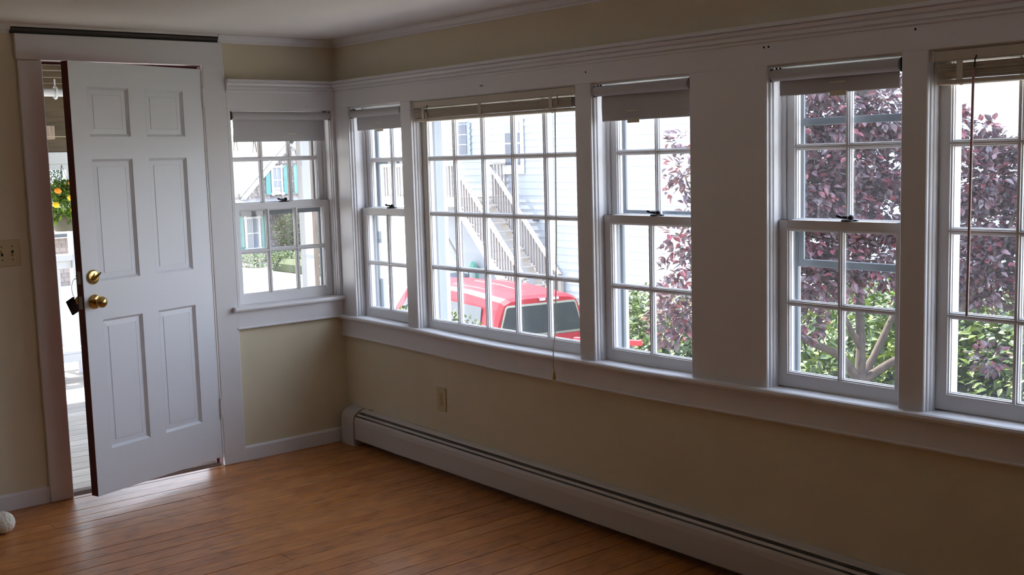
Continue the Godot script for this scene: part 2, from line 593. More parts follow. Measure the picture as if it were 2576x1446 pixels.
# ------------------------------------------------------------------ casings, stool, rails, crown, baseboards
func room_trim() -> void:
	# door casing
	var t := thing("trim_1")
	tag(t, "white flat door casing with a wide head board", "trim", "", "structure")
	box("casing", M.trim, t, Vector3(-1.643, 0, 0), Vector3(-1.538, 2.03, 0.021), 0.003)
	box("casing", M.trim, t, Vector3(-0.769, 0, 0), Vector3(-0.649, 2.035, 0.021), 0.003)
	box("head_casing", M.trim, t, Vector3(-1.650, 2.031, 0), Vector3(-0.656, 2.146, 0.024), 0.003)
	# door lining and threshold
	var j := thing("trim_2")
	tag(j, "dull mauve door jamb and grey wooden threshold", "trim", "", "structure")
	box("jamb", M.jamb_old, j, Vector3(-1.553, -0.03, -OUT - 0.02), Vector3(-1.538, 2.03, 0.0), 0.002)
	box("jamb", M.jamb_old, j, Vector3(-0.769, -0.03, -OUT - 0.02), Vector3(-0.754, 2.03, 0.0), 0.002)
	box("head_jamb", M.jamb_old, j, Vector3(-1.553, 2.03, -OUT - 0.02), Vector3(-0.754, 2.045, 0.0), 0.002)
	box("stop", M.jamb_old, j, Vector3(-1.538, -0.02, -0.062), Vector3(-1.526, 2.03, -0.048), 0.002)
	box("stop", M.jamb_old, j, Vector3(-1.526, 2.018, -0.062), Vector3(-0.781, 2.03, -0.048), 0.002)
	box("stop", M.jamb_old, j, Vector3(-0.781, -0.02, -0.062), Vector3(-0.769, 2.03, -0.048), 0.002)
	put("threshold", sweep_mesh(pv([0.0, -0.045, 0.0, -0.012, -0.05, 0.006, -0.1, 0.006, -0.24, -0.03, -0.24, -0.05]), [[Vector3(-1.538, 0, 0), Vector3(0, 0, 1), Vector3.UP], [Vector3(-0.769, 0, 0), Vector3(0, 0, 1), Vector3.UP]]), M.ext_wood, j)
	# dark strip added to draw the shadow gap over the door head
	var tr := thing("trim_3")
	tag(tr, "dark ribbed strip drawing the shadow gap above the door head", "trim", "", "structure")
	box("gap_strip", M.shadow_gap, tr, Vector3(-1.665, 2.147, 0.0), Vector3(-0.676, 2.175, 0.018), 0.001)
	box("lip", M.shadow_gap, tr, Vector3(-1.665, 2.158, 0.018), Vector3(-0.676, 2.170, 0.026), 0.002)
	box("gap_line", M.black, tr, Vector3(-1.664, 2.148, 0.018), Vector3(-0.677, 2.154, 0.019), 0.0)
	box("gap_line", M.black, tr, Vector3(-1.664, 2.171, 0.018), Vector3(-0.677, 2.1745, 0.019), 0.0)
	box("packing_strip", M.ceiling, tr, Vector3(-1.665, 2.175, 0.0), Vector3(-0.676, CEIL, 0.030), 0.001)

	# crown moulding on both walls
	var cp := pv([0.0, 2.146, 0.006, 2.146, 0.009, 2.152, 0.020, 2.160, 0.030, 2.172, 0.034, 2.180, 0.038, 2.181, 0.038, CEIL, 0.0, CEIL])
	var X := Vector3(0, 0, 1)
	tag(put("trim_4", sweep_mesh(cp, [[Vector3(-0.676, 0, 0), X, Vector3.UP], [Vector3(0, 0, 0), X, Vector3.UP]]), M.trim), "small white crown moulding over the small window", "trim", "", "structure")
	tag(put("trim_5", sweep_mesh(cp, [[Vector3(ROOM_X, 0, 0), X, Vector3.UP], [Vector3(-1.665, 0, 0), X, Vector3.UP]]), M.trim), "small white crown moulding left of the door", "trim", "", "structure")
	X = Vector3(-1, 0, 0)
	tag(put("trim_6", sweep_mesh(cp, [[Vector3(0, 0, 0), X, Vector3.UP], [Vector3(0, 0, ROOM_Z), X, Vector3.UP]]), M.trim), "long white crown moulding above the row of windows", "trim", "", "structure")

	# window trim on the door wall
	var a := thing("trim_7")
	tag(a, "white casing, head board, stool and apron of the small window", "trim", "", "structure")
	var rail := pv([0.0, 1.902, 0.022, 1.902, 0.026, 1.905, 0.027, 1.911, 0.024, 1.914, 0.024, 1.917, 0.031, 1.918, 0.031, 1.930, 0.028, 1.931, 0.028, 1.934, 0.036, 1.937, 0.041, 1.943, 0.043, 1.948, 0.040, 1.949, 0.040, 1.952, 0.051, 1.953, 0.051, 1.966, 0.0, 1.966])
	X = Vector3(0, 0, 1)
	put("picture_rail", sweep_mesh(rail, [[Vector3(-0.649, 0, 0), X, Vector3.UP], [Vector3(0, 0, 0), X, Vector3.UP]]), M.trim, a)
	box("head_casing", M.trim, a, Vector3(-0.649, 1.818, 0), Vector3(-0.0, 1.912, 0.02), 0.002)
	box("casing", M.trim, a, Vector3(-0.649, 0.812, 0), Vector3(-0.630, 1.818, 0.02), 0.002)
	box("casing", M.trim, a, Vector3(-0.038, 0.812, 0), Vector3(-0.02, 1.818, 0.02), 0.002)
	put("stool", sweep_mesh(pv([-0.07, 0.788, 0.044, 0.788, 0.050, 0.792, 0.053, 0.800, 0.050, 0.808, 0.044, 0.812, -0.07, 0.812]), [[Vector3(-0.675, 0, 0), X, Vector3.UP], [Vector3(-0.018, 0, 0), X, Vector3.UP]]), M.trim, a)
	box("apron", M.trim, a, Vector3(-0.652, 0.700, 0), Vector3(-0.02, 0.788, 0.02), 0.002)
	put("apron_bead", sweep_mesh(pv([0.0, 0.692, 0.020, 0.692, 0.026, 0.695, 0.027, 0.700, 0.024, 0.704, 0.0, 0.704]), [[Vector3(-0.654, 0, 0), X, Vector3.UP], [Vector3(-0.02, 0, 0), X, Vector3.UP]]), M.trim, a)

	# window trim along the window wall
	var b := thing("trim_8")
	tag(b, "white casings, head board, long stool and apron of the window row", "trim", "", "structure")
	X = Vector3(-1, 0, 0)
	put("picture_rail", sweep_mesh(rail, [[Vector3(0, 0, 0), X, Vector3.UP], [Vector3(0, 0.008, ROOM_Z), X, Vector3.UP]]), M.trim, b)
	box("head_casing", M.trim, b, Vector3(-0.02, 1.826, 0.0), Vector3(0, 1.914, ROOM_Z), 0.002)
	var edges: Array = [0.0]
	for w in WB:
		edges.append(w[0]); edges.append(w[1])
	edges.append(ROOM_Z)
	for i in range(0, edges.size(), 2):
		var zm: float = (edges[i] + edges[i + 1]) * 0.5
		if i == edges.size() - 2: zm = edges[i]
		box("casing", M.trim, b, Vector3(-0.021, sag(zm) - 0.006, edges[i]), Vector3(0, 1.828, edges[i + 1]), 0.003)
	var stool := pv([-0.07, -0.024, 0.040, -0.024, 0.046, -0.020, 0.049, -0.012, 0.046, -0.004, 0.040, 0.0, -0.07, 0.0])
	var apron := pv([0.0, -0.112, 0.02, -0.112, 0.02, -0.024, 0.0, -0.024])
	var bead := pv([0.0, -0.122, 0.019, -0.122, 0.025, -0.119, 0.027, -0.114, 0.024, -0.109, 0.0, -0.109])
	var fr: Array = []
	var zz: Array = [-0.0, 0.2, 0.43, 0.66, 0.85, 1.03, 1.2, 1.35, 1.6, 1.92, 2.25, 2.54, 2.8, 3.01, 3.28, 3.55, 3.81, 5.0, ROOM_Z]
	for z in zz: fr.append([Vector3(0, sag(z), z), X, Vector3.UP])
	put("stool", sweep_mesh(stool, fr), M.trim, b)
	put("apron", sweep_mesh(apron, fr), M.trim, b)
	put("apron_bead", sweep_mesh(bead, fr), M.trim, b)
	# old screw holes of a curtain rod
	for p in [[1222, 1.862, 1.285], [0, 1.862, 1.298], [0, 1.872, 1.972], [0, 1.890, 2.862], [0, 1.890, 2.882], [0, 1.893, 3.435]]:
		put("screw_hole", lathe_mesh([0.0, 0.0006, 0.0035, 0.0004, 0.004, 0.0], 8, Transform3D(Basis(Vector3(0, 0, 1), PI * 0.5), Vector3.ZERO)), M.gap, b, Vector3(-0.0202, p[1], p[2]))

	# baseboards
	var bp := pv([0.0, 0.0, 0.013, 0.0, 0.013, 0.066, 0.009, 0.074, 0.0, 0.076])
	X = Vector3(0, 0, 1)
	var bb := put("baseboard_back", sweep_mesh(bp, [[Vector3(-0.649, 0, 0), X, Vector3.UP], [Vector3(0, 0, 0), X, Vector3.UP]]), M.trim)
	tag(bb, "short white baseboard below the small window", "baseboard", "", "structure")
	tag(put("baseboard_left", sweep_mesh(bp, [[Vector3(ROOM_X, 0, 0), X, Vector3.UP], [Vector3(-1.643, 0, 0), X, Vector3.UP]]), M.trim), "white baseboard left of the door", "baseboard", "", "structure")

# ------------------------------------------------------------------ windows
# Local axes of a window node: x along the wall, y up, z into the room; the wall face is z = 0.
const JAMB := [-0.02, 0.009, 0.0, 0.009, 0.004, 0.007, 0.006, 0.003, 0.006, -0.001, 0.004, -0.005, 0.001, -0.007, 0.006, -0.008, 0.008, -0.010, 0.008, -0.034, 0.0, -0.034, 0.0, -0.066, 0.012, -0.066, 0.012, -0.076, 0.0, -0.076, 0.0, -0.110, -0.02, -0.110]
const OUTER := [-0.02, -0.1102, 0.0, -0.1102, 0.014, -0.111, 0.014, -0.126, 0.003, -0.126, 0.003, -0.16, -0.02, -0.16]
const MUNTIN := [-0.0035, 0.0, 0.0035, 0.0, 0.0045, -0.004, 0.0085, -0.0055, 0.0095, -0.012, 0.0115, -0.0135, 0.0115, -0.021, 0.005, -0.021, 0.005, -0.03, -0.005, -0.03, -0.005, -0.021, -0.0115, -0.021, -0.0115, -0.0135, -0.0095, -0.012, -0.0085, -0.0055, -0.0045, -0.004]

# cross-section of a stile or rail of width s whose sticking faces +x
func stile_profile(s: float, thick: float) -> PackedVector2Array:
	return pv([0.0, 0.0, s, 0.0, s + 0.001, -0.004, s + 0.005, -0.0055, s + 0.006, -0.012, s + 0.008, -0.0135, s + 0.008, -0.021, s + 0.002, -0.021, s + 0.002, -thick, 0.0, -thick])

func sash(parent: Node, called: String, u0: float, u1: float, y0: float, y1: float, w: float, stile: float, top: float, bottom: float, cols: int, ys: Array) -> Node3D:
	var s := group_node(called, parent)
	var th := 0.032
	var ex := Vector3.RIGHT
	var ez := Vector3(0, 0, 1)
	var up := Vector3.UP
	put("stile", sweep_mesh(stile_profile(stile, th), [[Vector3(u0, y0, w), ex, ez], [Vector3(u0, y1, w), ex, ez]]), M.trim, s)
	put("stile", sweep_mesh(stile_profile(stile, th), [[Vector3(u1, y1, w), -ex, ez], [Vector3(u1, y0, w), -ex, ez]]), M.trim, s)
	put("rail", sweep_mesh(stile_profile(bottom, th), [[Vector3(u1 - 0.0005, y0, w - 0.0004), up, ez], [Vector3(u0 + 0.0005, y0, w - 0.0004), up, ez]]), M.trim, s)
	put("rail", sweep_mesh(stile_profile(top, th), [[Vector3(u0 + 0.0005, y1, w - 0.0004), -up, ez], [Vector3(u1 - 0.0005, y1, w - 0.0004), -up, ez]]), M.trim, s)
	var gl := u0 + stile
	var gr := u1 - stile
	var gb := y0 + bottom
	var gt := y1 - top
	var us: Array = [gl]
	for k in range(1, cols): us.append(lerpf(gl, gr, float(k) / cols))
	us.append(gr)
	var vs: Array = [gb]
	for y in ys: vs.append(y)
	vs.append(gt)
	var mp := pv(MUNTIN)
	for k in range(1, us.size() - 1):
		put("muntin", sweep_mesh(mp, [[Vector3(us[k], gb, w), ex, ez], [Vector3(us[k], gt, w), ex, ez]]), M.trim, s)
	for k in range(1, vs.size() - 1):
		put("muntin", sweep_mesh(mp, [[Vector3(gl, vs[k], w - 0.0006), -up, ez], [Vector3(gr, vs[k], w - 0.0006), -up, ez]]), M.trim, s)
	for i in us.size() - 1:
		for k in vs.size() - 1:
			box("pane", M.glass, s, Vector3(us[i] + 0.003, vs[k] + 0.003, w - 0.0245), Vector3(us[i + 1] - 0.003, vs[k + 1] - 0.003, w - 0.0225), 0.0)
	return s

func storm(parent: Node, W: float, y0: float, y1: float, bars: Array) -> void:
	var s := group_node("storm_window", parent)
	var w := -0.142
	var f := 0.022
	box("frame", M.storm, s, Vector3(0.003, y0, w), Vector3(0.003 + f, y1, w + 0.016), 0.002)
	box("frame", M.storm, s, Vector3(W - 0.003 - f, y0, w), Vector3(W - 0.003, y1, w + 0.016), 0.002)
	box("frame", M.storm, s, Vector3(0.003, y1 - f, w), Vector3(W - 0.003, y1, w + 0.016), 0.002)
	box("frame", M.storm, s, Vector3(0.003, y0, w), Vector3(W - 0.003, y0 + f, w + 0.016), 0.002)
	# the sliding panel's own frame
	box("slider_stile", M.storm, s, Vector3(0.026, bars[0], w + 0.004), Vector3(0.048, y1 - f, w + 0.014), 0.001)
	box("slider_stile", M.storm, s, Vector3(W - 0.048, bars[0], w + 0.004), Vector3(W - 0.026, y1 - f, w + 0.014), 0.001)
	for y in bars:
		box("slider_rail", M.storm, s, Vector3(0.026, y, w + 0.003), Vector3(W - 0.026, y + 0.026, w + 0.015), 0.002)

func window_unit(n: int, at: Vector3, turn: float, W: float, y0: float, y1: float, kind: String, cols: int, meet: float, mu: Array, ml: Array, bars: Array, label: String) -> Node3D:
	var o := thing("window_%d" % n, at, turn)
	tag(o, label, "window", "", "structure")
	var ex := Vector3.RIGHT
	var ez := Vector3(0, 0, 1)
	var jp := pv(JAMB)
	put("jamb", sweep_mesh(jp, [[Vector3(0, y0 - 0.01, 0), ex, ez], [Vector3(0, y1, 0), ex, ez]]), M.trim, o)
	put("jamb", sweep_mesh(jp, [[Vector3(W, y1, 0), -ex, ez], [Vector3(W, y0 - 0.01, 0), -ex, ez]]), M.trim, o)
	put("head_jamb", sweep_mesh(jp, [[Vector3(0, y1, 0), -Vector3.UP, ez], [Vector3(W, y1, 0), -Vector3.UP, ez]]), M.trim, o)
	var op := pv(OUTER)
	put("outer_jamb", sweep_mesh(op, [[Vector3(0, y0 - 0.01, 0), ex, ez], [Vector3(0, y1, 0), ex, ez]]), M.outer_jamb, o)
	put("outer_jamb", sweep_mesh(op, [[Vector3(W, y1, 0), -ex, ez], [Vector3(W, y0 - 0.01, 0), -ex, ez]]), M.outer_jamb, o)
	put("outer_head", sweep_mesh(op, [[Vector3(0, y1, 0), -Vector3.UP, ez], [Vector3(W, y1, 0), -Vector3.UP, ez]]), M.outer_jamb, o)
	put("sill", sweep_mesh(pv([-0.066, -0.03, -0.066, 0.0, -0.10, -0.004, -0.23, -0.022, -0.23, -0.045]), [[Vector3(-0.02, y0, 0), ez, Vector3.UP], [Vector3(W + 0.02, y0, 0), ez, Vector3.UP]]), M.ext_white, o)
	# casing on the outside
	box("outer_casing", M.ext_white, o, Vector3(-0.09, y0 - 0.03, -0.19), Vector3(-0.006, y1 + 0.08, -0.16), 0.003)
	box("outer_casing", M.ext_white, o, Vector3(W + 0.006, y0 - 0.03, -0.19), Vector3(W + 0.09, y1 + 0.08, -0.16), 0.003)
	box("outer_casing", M.ext_white, o, Vector3(-0.09, y1 + 0.004, -0.19), Vector3(W + 0.09, y1 + 0.08, -0.16), 0.003)
	if kind == "hung":
		sash(o, "upper_sash", 0.0015, W - 0.0015, meet - 0.034, y1 - 0.0015, -0.0775, 0.044, 0.030, 0.030, cols, mu)
		sash(o, "lower_sash", 0.0015, W - 0.0015, y0 + 0.0008, meet, -0.0355, 0.044, 0.032, 0.048, cols, ml)
		var lk := group_node("sash_lock", o, Vector3(W * 0.5 + 0.02, meet, -0.052))
		put("base", lathe_mesh([0.0, 0.0, 0.022, 0.0, 0.022, 0.004, 0.016, 0.008, 0.0, 0.009], 16), M.bronze, lk)
		put("keeper", cbox_mesh(Vector3(0.056, 0.006, 0.014), 0.002), M.bronze, lk, Vector3(0.006, 0.003, -0.008))
		put("lever", tube_mesh([Vector3(0.0, 0.010, 0), Vector3(-0.010, 0.014, 0.002), Vector3(-0.022, 0.013, 0.004), Vector3(-0.034, 0.017, 0.006), Vector3(-0.040, 0.018, 0.006)], [0.007, 0.005, 0.0045, 0.006, 0.004], 8), M.bronze, lk)
		put("cam", lathe_mesh([0.0, 0.0, 0.009, 0.0, 0.010, 0.008, 0.006, 0.013, 0.0, 0.014], 12), M.bronze, lk, Vector3(0.012, 0.008, -0.002))
	else:
		sash(o, "fixed_sash", 0.0015, W - 0.0015, y0 + 0.0008, y1 - 0.0015, -0.0355, 0.044, 0.034, 0.05, cols, ml)
	if bars.size(): storm(o, W, y0 - 0.006, y1, bars)
	return o

func windows() -> void:
	window_unit(1, Vector3(-0.630, 0, 0), 0.0, 0.592, 0.812, 1.818, "hung", 3, 1.336, [1.565], [1.087], [1.270], "small white six-over-six window beside the door casing")
	var q := -PI * 0.5
	var rows := [0.742 + 0.262, 1.270, 1.541]
	var labels := ["narrow white window in the far corner of the window row", "wide white twenty-pane window facing the red pickup", "narrow white window left of the wide flat board", "narrow white window right of the wide flat board", "wide white twenty-pane window at the right edge of the photo", "narrow white window added unseen for daylight, past the right edge"]
	for i in WB.size():
		var w: Array = WB[i]
		var zm: float = (w[0] + w[1]) * 0.5
		var y0 := sag(zm)
		var W: float = w[1] - w[0]
		var at := Vector3(0, 0, w[0])
		if w[2] == "hung":
			window_unit(i + 2, at, q, W, y0, 1.826, "hung", 2, 1.290, [1.543], [0.996], [[1.245, 1.52], [], [1.252, 1.28], [1.118, 1.245, 1.618], [], [1.25]][i], labels[i])
		else:
			window_unit(i + 2, at, q, W, y0, 1.826, "fixed", 5, 0.0, [], rows, [], labels[i])

# ------------------------------------------------------------------ door
const HINGE := Vector3(-0.776, 0.0, 0.014)
const DOOR_A := 18.2
const DW := 0.770

func door() -> void:
	# local axes: x runs from the hinge to the lock edge, z out of the room face (into the room)
	var d := thing("door_1", HINGE, 0.0)
	tag(d, "white six-panel door standing ajar, maroon on its edge", "door", "", "structure")
	var th := deg_to_rad(DOOR_A)
	# local x -> (-cos, 0, sin); local z -> the room side
	d.basis = Basis(Vector3(-cos(th), 0, sin(th)), Vector3.UP, Vector3(-sin(th), 0, -cos(th)) * -1.0)
	d.position = HINGE
	var y0 := 0.048
	var y1 := 2.012
	var T := 0.044
	var us := [0.0, 0.122, 0.354, 0.450, 0.675, DW]
	# the basis above is left-handed on purpose? keep it right-handed: x, y, x cross y
	d.basis = Basis(Vector3(-cos(th), 0, sin(th)), Vector3.UP, Vector3(-cos(th), 0, sin(th)).cross(Vector3.UP))
	# with that basis local -z points into the room
	var F := 0.0           # room face at z = 0, thickness towards +z (outside)
	var core := group_node("frame", d)
	# stiles, mullion and rails, flush on the room face
	for p in [[us[0], us[1], y0, y1], [us[4], us[5] - 0.003, y0, y1], [us[2], us[3], y0, y1]]:
		box("stile", M.door, core, Vector3(p[0], p[2], F), Vector3(p[1], p[3], T - 0.003), 0.0004)
	for p in [[y0, 0.253], [0.853, 1.030], [1.580, 1.682], [1.902, y1]]:
		for c in [[us[1], us[2]], [us[3], us[4]]]:
			box("rail", M.door, core, Vector3(c[0] - 0.001, p[0], F + 0.0001), Vector3(c[1] + 0.001, p[1], T - 0.003), 0.0003)
	# painted maroon outside skin and lock edge
	box("outer_face", M.maroon, d, Vector3(0.001, y0 + 0.001, T - 0.004), Vector3(DW - 0.001, y1 - 0.001, T), 0.001)
	box("lock_edge", M.maroon, d, Vector3(DW - 0.0035, y0 + 0.001, F + 0.0012), Vector3(DW, y1 - 0.001, T - 0.001), 0.001)
	# raised panels with a sloped sticking round each
	for c in [[us[1], us[2]], [us[3], us[4]]]:
		for p in [[0.253, 0.853], [1.030, 1.580], [1.682, 1.902]]:
			var st := start()
			var lo := Vector2(c[0], p[0])
			var hi := Vector2(c[1], p[1])
			# rings of (inset, depth)
			var rings := [[0.0, 0.0], [0.002, 0.003], [0.010, 0.0125], [0.011, 0.014], [0.033, 0.0115], [0.0335, 0.0135], [0.0355, 0.0135], [0.036, 0.0105]]
			for i in rings.size() - 1:
				var a: Array = rings[i]
				var b: Array = rings[i + 1]
				var pa: Array = [Vector3(lo.x + a[0], lo.y + a[0], a[1]), Vector3(hi.x - a[0], lo.y + a[0], a[1]), Vector3(hi.x - a[0], hi.y - a[0], a[1]), Vector3(lo.x + a[0], hi.y - a[0], a[1])]
				var pb: Array = [Vector3(lo.x + b[0], lo.y + b[0], b[1]), Vector3(hi.x - b[0], lo.y + b[0], b[1]), Vector3(hi.x - b[0], hi.y - b[0], b[1]), Vector3(lo.x + b[0], hi.y - b[0], b[1])]
				for k in 4:
					var k2 := (k + 1) % 4
					var n: Vector3 = (pb[k] - pa[k]).cross(pa[k2] - pa[k]).normalized()
					if n.z > 0: n = -n
					if absf(n.z) < 1e-4:
						var mid: Vector3 = (pa[k] + pa[k2]) * 0.5 - Vector3((lo.x + hi.x) * 0.5, (lo.y + hi.y) * 0.5, 0)
						if n.dot(mid) > 0 and b[1] > a[1]: n = -n
					quad(st, pa[k], pa[k2], pb[k2], pb[k], n)
			var e: Array = rings[rings.size() - 1]
			quad(st, Vector3(lo.x + e[0], lo.y + e[0], e[1]), Vector3(hi.x - e[0], lo.y + e[0], e[1]), Vector3(hi.x - e[0], hi.y - e[0], e[1]), Vector3(lo.x + e[0], hi.y - e[0], e[1]), Vector3(0, 0, -1))
			add_cbox(st, Vector3(lo.x, lo.y, 0.016), Vector3(hi.x, hi.y, T - 0.005))
			put("panel", st.commit(), M.door, d)
	# brass thumb-turn and knob; the axis of a lathe is y, so it is tipped towards -z
	var tip := Transform3D(Basis(Vector3(1, 0, 0), -PI * 0.5), Vector3.ZERO)
	var bolt := group_node("deadbolt", d, Vector3(0.714, 1.053, 0))
	put("rose", lathe_mesh([0.033, 0.0, 0.033, 0.004, 0.031, 0.007, 0.026, 0.009, 0.012, 0.011, 0.0, 0.011], 32, tip), M.brass, bolt)
	put("thumb_turn", tube_mesh([Vector3(0.010, -0.010, -0.012), Vector3(0.004, -0.004, -0.018), Vector3(-0.008, 0.008, -0.026), Vector3(-0.022, 0.020, -0.031)], [0.008, 0.009, 0.006, 0.003], 10), M.brass, bolt)
	var kn := group_node("door_knob", d, Vector3(0.714, 0.941, 0))
	put("rose", lathe_mesh([0.033, 0.0, 0.033, 0.004, 0.030, 0.008, 0.020, 0.012, 0.013, 0.015, 0.0, 0.016], 32, tip), M.brass, kn)
	put("ball", lathe_mesh([0.011, 0.012, 0.010, 0.026, 0.013, 0.032, 0.022, 0.037, 0.0262, 0.045, 0.0265, 0.052, 0.023, 0.061, 0.014, 0.068, 0.005, 0.0705, 0.0, 0.071], 32, tip), M.brass, kn)
	put("outer_knob", lathe_mesh([0.011, -0.044, 0.010, -0.07, 0.022, -0.085, 0.026, -0.1, 0.020, -0.112, 0.0, -0.118], 24, tip), M.brass, kn)
	put("outer_cylinder", lathe_mesh([0.028, -0.044, 0.028, -0.05, 0.018, -0.056, 0.016, -0.064, 0.0, -0.064], 24, tip), M.brass, bolt)
	# latch plates in the lock edge
	box("latch_plate", M.steel, d, Vector3(DW, 0.912, 0.010), Vector3(DW + 0.0008, 0.970, 0.034), 0.0)
	box("latch_plate", M.steel, d, Vector3(DW, 1.026, 0.010), Vector3(DW + 0.0008, 1.082, 0.034), 0.0)
	# butt hinges, painted over
	for y in [0.30, 1.872]:
		var h := group_node("hinge", d, Vector3(-0.004, y, -0.005))
		put("knuckle", tube_mesh([Vector3(0, -0.047, 0), Vector3(0, 0.047, 0)], 0.0065, 12), M.trim, h)
		for k in [-0.047, 0.05]:
			put("finial", lathe_mesh([0.0, -0.004, 0.005, -0.003, 0.006, 0.0, 0.004, 0.003, 0.0, 0.004], 10), M.trim, h, Vector3(0, k, 0))
		box("leaf_plate", M.trim, h, Vector3(0.003, -0.045, 0.001), Vector3(0.006, 0.045, 0.03), 0.0)

	# keys left in the outside of the deadbolt
	var outward := d.basis.z
	var along := d.basis.x
	var base: Vector3 = d.position + along * 0.714 + Vector3(0, 1.053, 0) + outward * 0.064
	var ks := thing("key_ring", base)
	tag(ks, "keys with a dark fob hanging at the door's lock edge", "keys")
	var tipk := outward * 0.03
	put("key", tube_mesh([Vector3.ZERO, tipk * 0.6, tipk], [0.004, 0.003, 0.006], 6), M.steel, ks)
	var bow := tipk + outward * 0.010
	var disc := start()
	add_tube(disc, [bow - along * 0.0015, bow + along * 0.0015], 0.013, 14)
	put("key_bow", disc.commit(), M.steel, ks)
	var ring_c := bow + Vector3(0, -0.058, 0) + along * 0.004 + outward * 0.012
	var pts: Array = []
	for k in 25:
		var a := TAU * k / 24.0
		pts.append(ring_c + (outward * 0.8 + along * 0.6).normalized() * 0.020 * sin(a) + Vector3(0, 0.047 * cos(a), 0))
	put("ring", tube_mesh(pts, 0.0016, 6), M.black, ks)
	var fob := put("fob", cbox_mesh(Vector3(0.046, 0.074, 0.010), 0.003), M.navy, ks, ring_c + Vector3(0, -0.078, 0) + outward * 0.014 + along * 0.014)
	fob.basis = Basis(along.rotated(outward, 0.0), Vector3.UP, outward).rotated(outward, -0.42)
	var k2 := put("spare_key", cbox_mesh(Vector3(0.010, 0.05, 0.002), 0.0008), M.steel, ks, ring_c + Vector3(0, -0.080, 0) + outward * 0.004 - along * 0.010)
	k2.basis = Basis(along, Vector3.UP, outward).rotated(outward, -0.12)

# ------------------------------------------------------------------ roller shades and blinds
func roller_shade(at: Vector3, turn: float, W: float, top: float, bottom: float, pull_u: float, label: String, hem := 0.032) -> void:
	var o := thing("roller_shade", at, turn)
	tag(o, label, "shade", "roller shades on the narrow windows")
	var r := 0.0205
	var yc := top - r
	var zc := 0.0
	var ex := Vector3.RIGHT
	put("roller", tube_mesh([Vector3(0.014, yc, zc), Vector3(W - 0.014, yc, zc)], r, 24), M.shade, o)
	for u in [0.0095, W - 0.0095]:
		var b := group_node("bracket", o, Vector3(u, yc, zc))
		put("plate", cbox_mesh(Vector3(0.002, 0.046, 0.020), 0.0005), M.bronze, b, Vector3(-0.0002 if u < 0.1 else 0.0002, 0, 0))
		put("pin", tube_mesh([Vector3(-0.004, 0, 0), Vector3(0.004, 0, 0)], 0.004, 8), M.bronze, b)
	for u in [0.03, 0.045]:
		put("screw", cbox_mesh(Vector3(0.008, 0.010, 0.006), 0.001), M.bronze, o, Vector3(u if turn != 0.0 else W - u, top + 0.0, zc + 0.004))
	# fabric hangs from the back of the roll, bowed very slightly
	var fr: Array = []
	var zf := zc - r + 0.0015
	var prof := pv([-0.0006, 0.0, 0.0006, 0.0, 0.0006, W - 0.056, -0.0006, W - 0.056])
	for k in 7:
		var t := k / 6.0
		fr.append([Vector3(0.028, lerpf(yc, bottom + 0.004, t), zf + 0.003 * sin(t * PI)), Vector3(0, 0, 1), ex])
	put("fabric", sweep_mesh(prof, fr), M.shade, o)
	put("hem", cbox_mesh(Vector3(W - 0.054, hem, 0.006), 0.0025), M.shade, o, Vector3(W * 0.5, bottom + hem * 0.5, zf))
	if pull_u > 0.0:
		put("pull", cbox_mesh(Vector3(0.060, 0.006, 0.003), 0.001), M.pull, o, Vector3(pull_u, bottom + hem + 0.004, zf + 0.005))
		if turn != 0.0: put("pull_tab", cbox_mesh(Vector3(0.065, 0.018, 0.003), 0.001), M.pull, o, Vector3(pull_u + 0.004, bottom - 0.002, zf + 0.004))

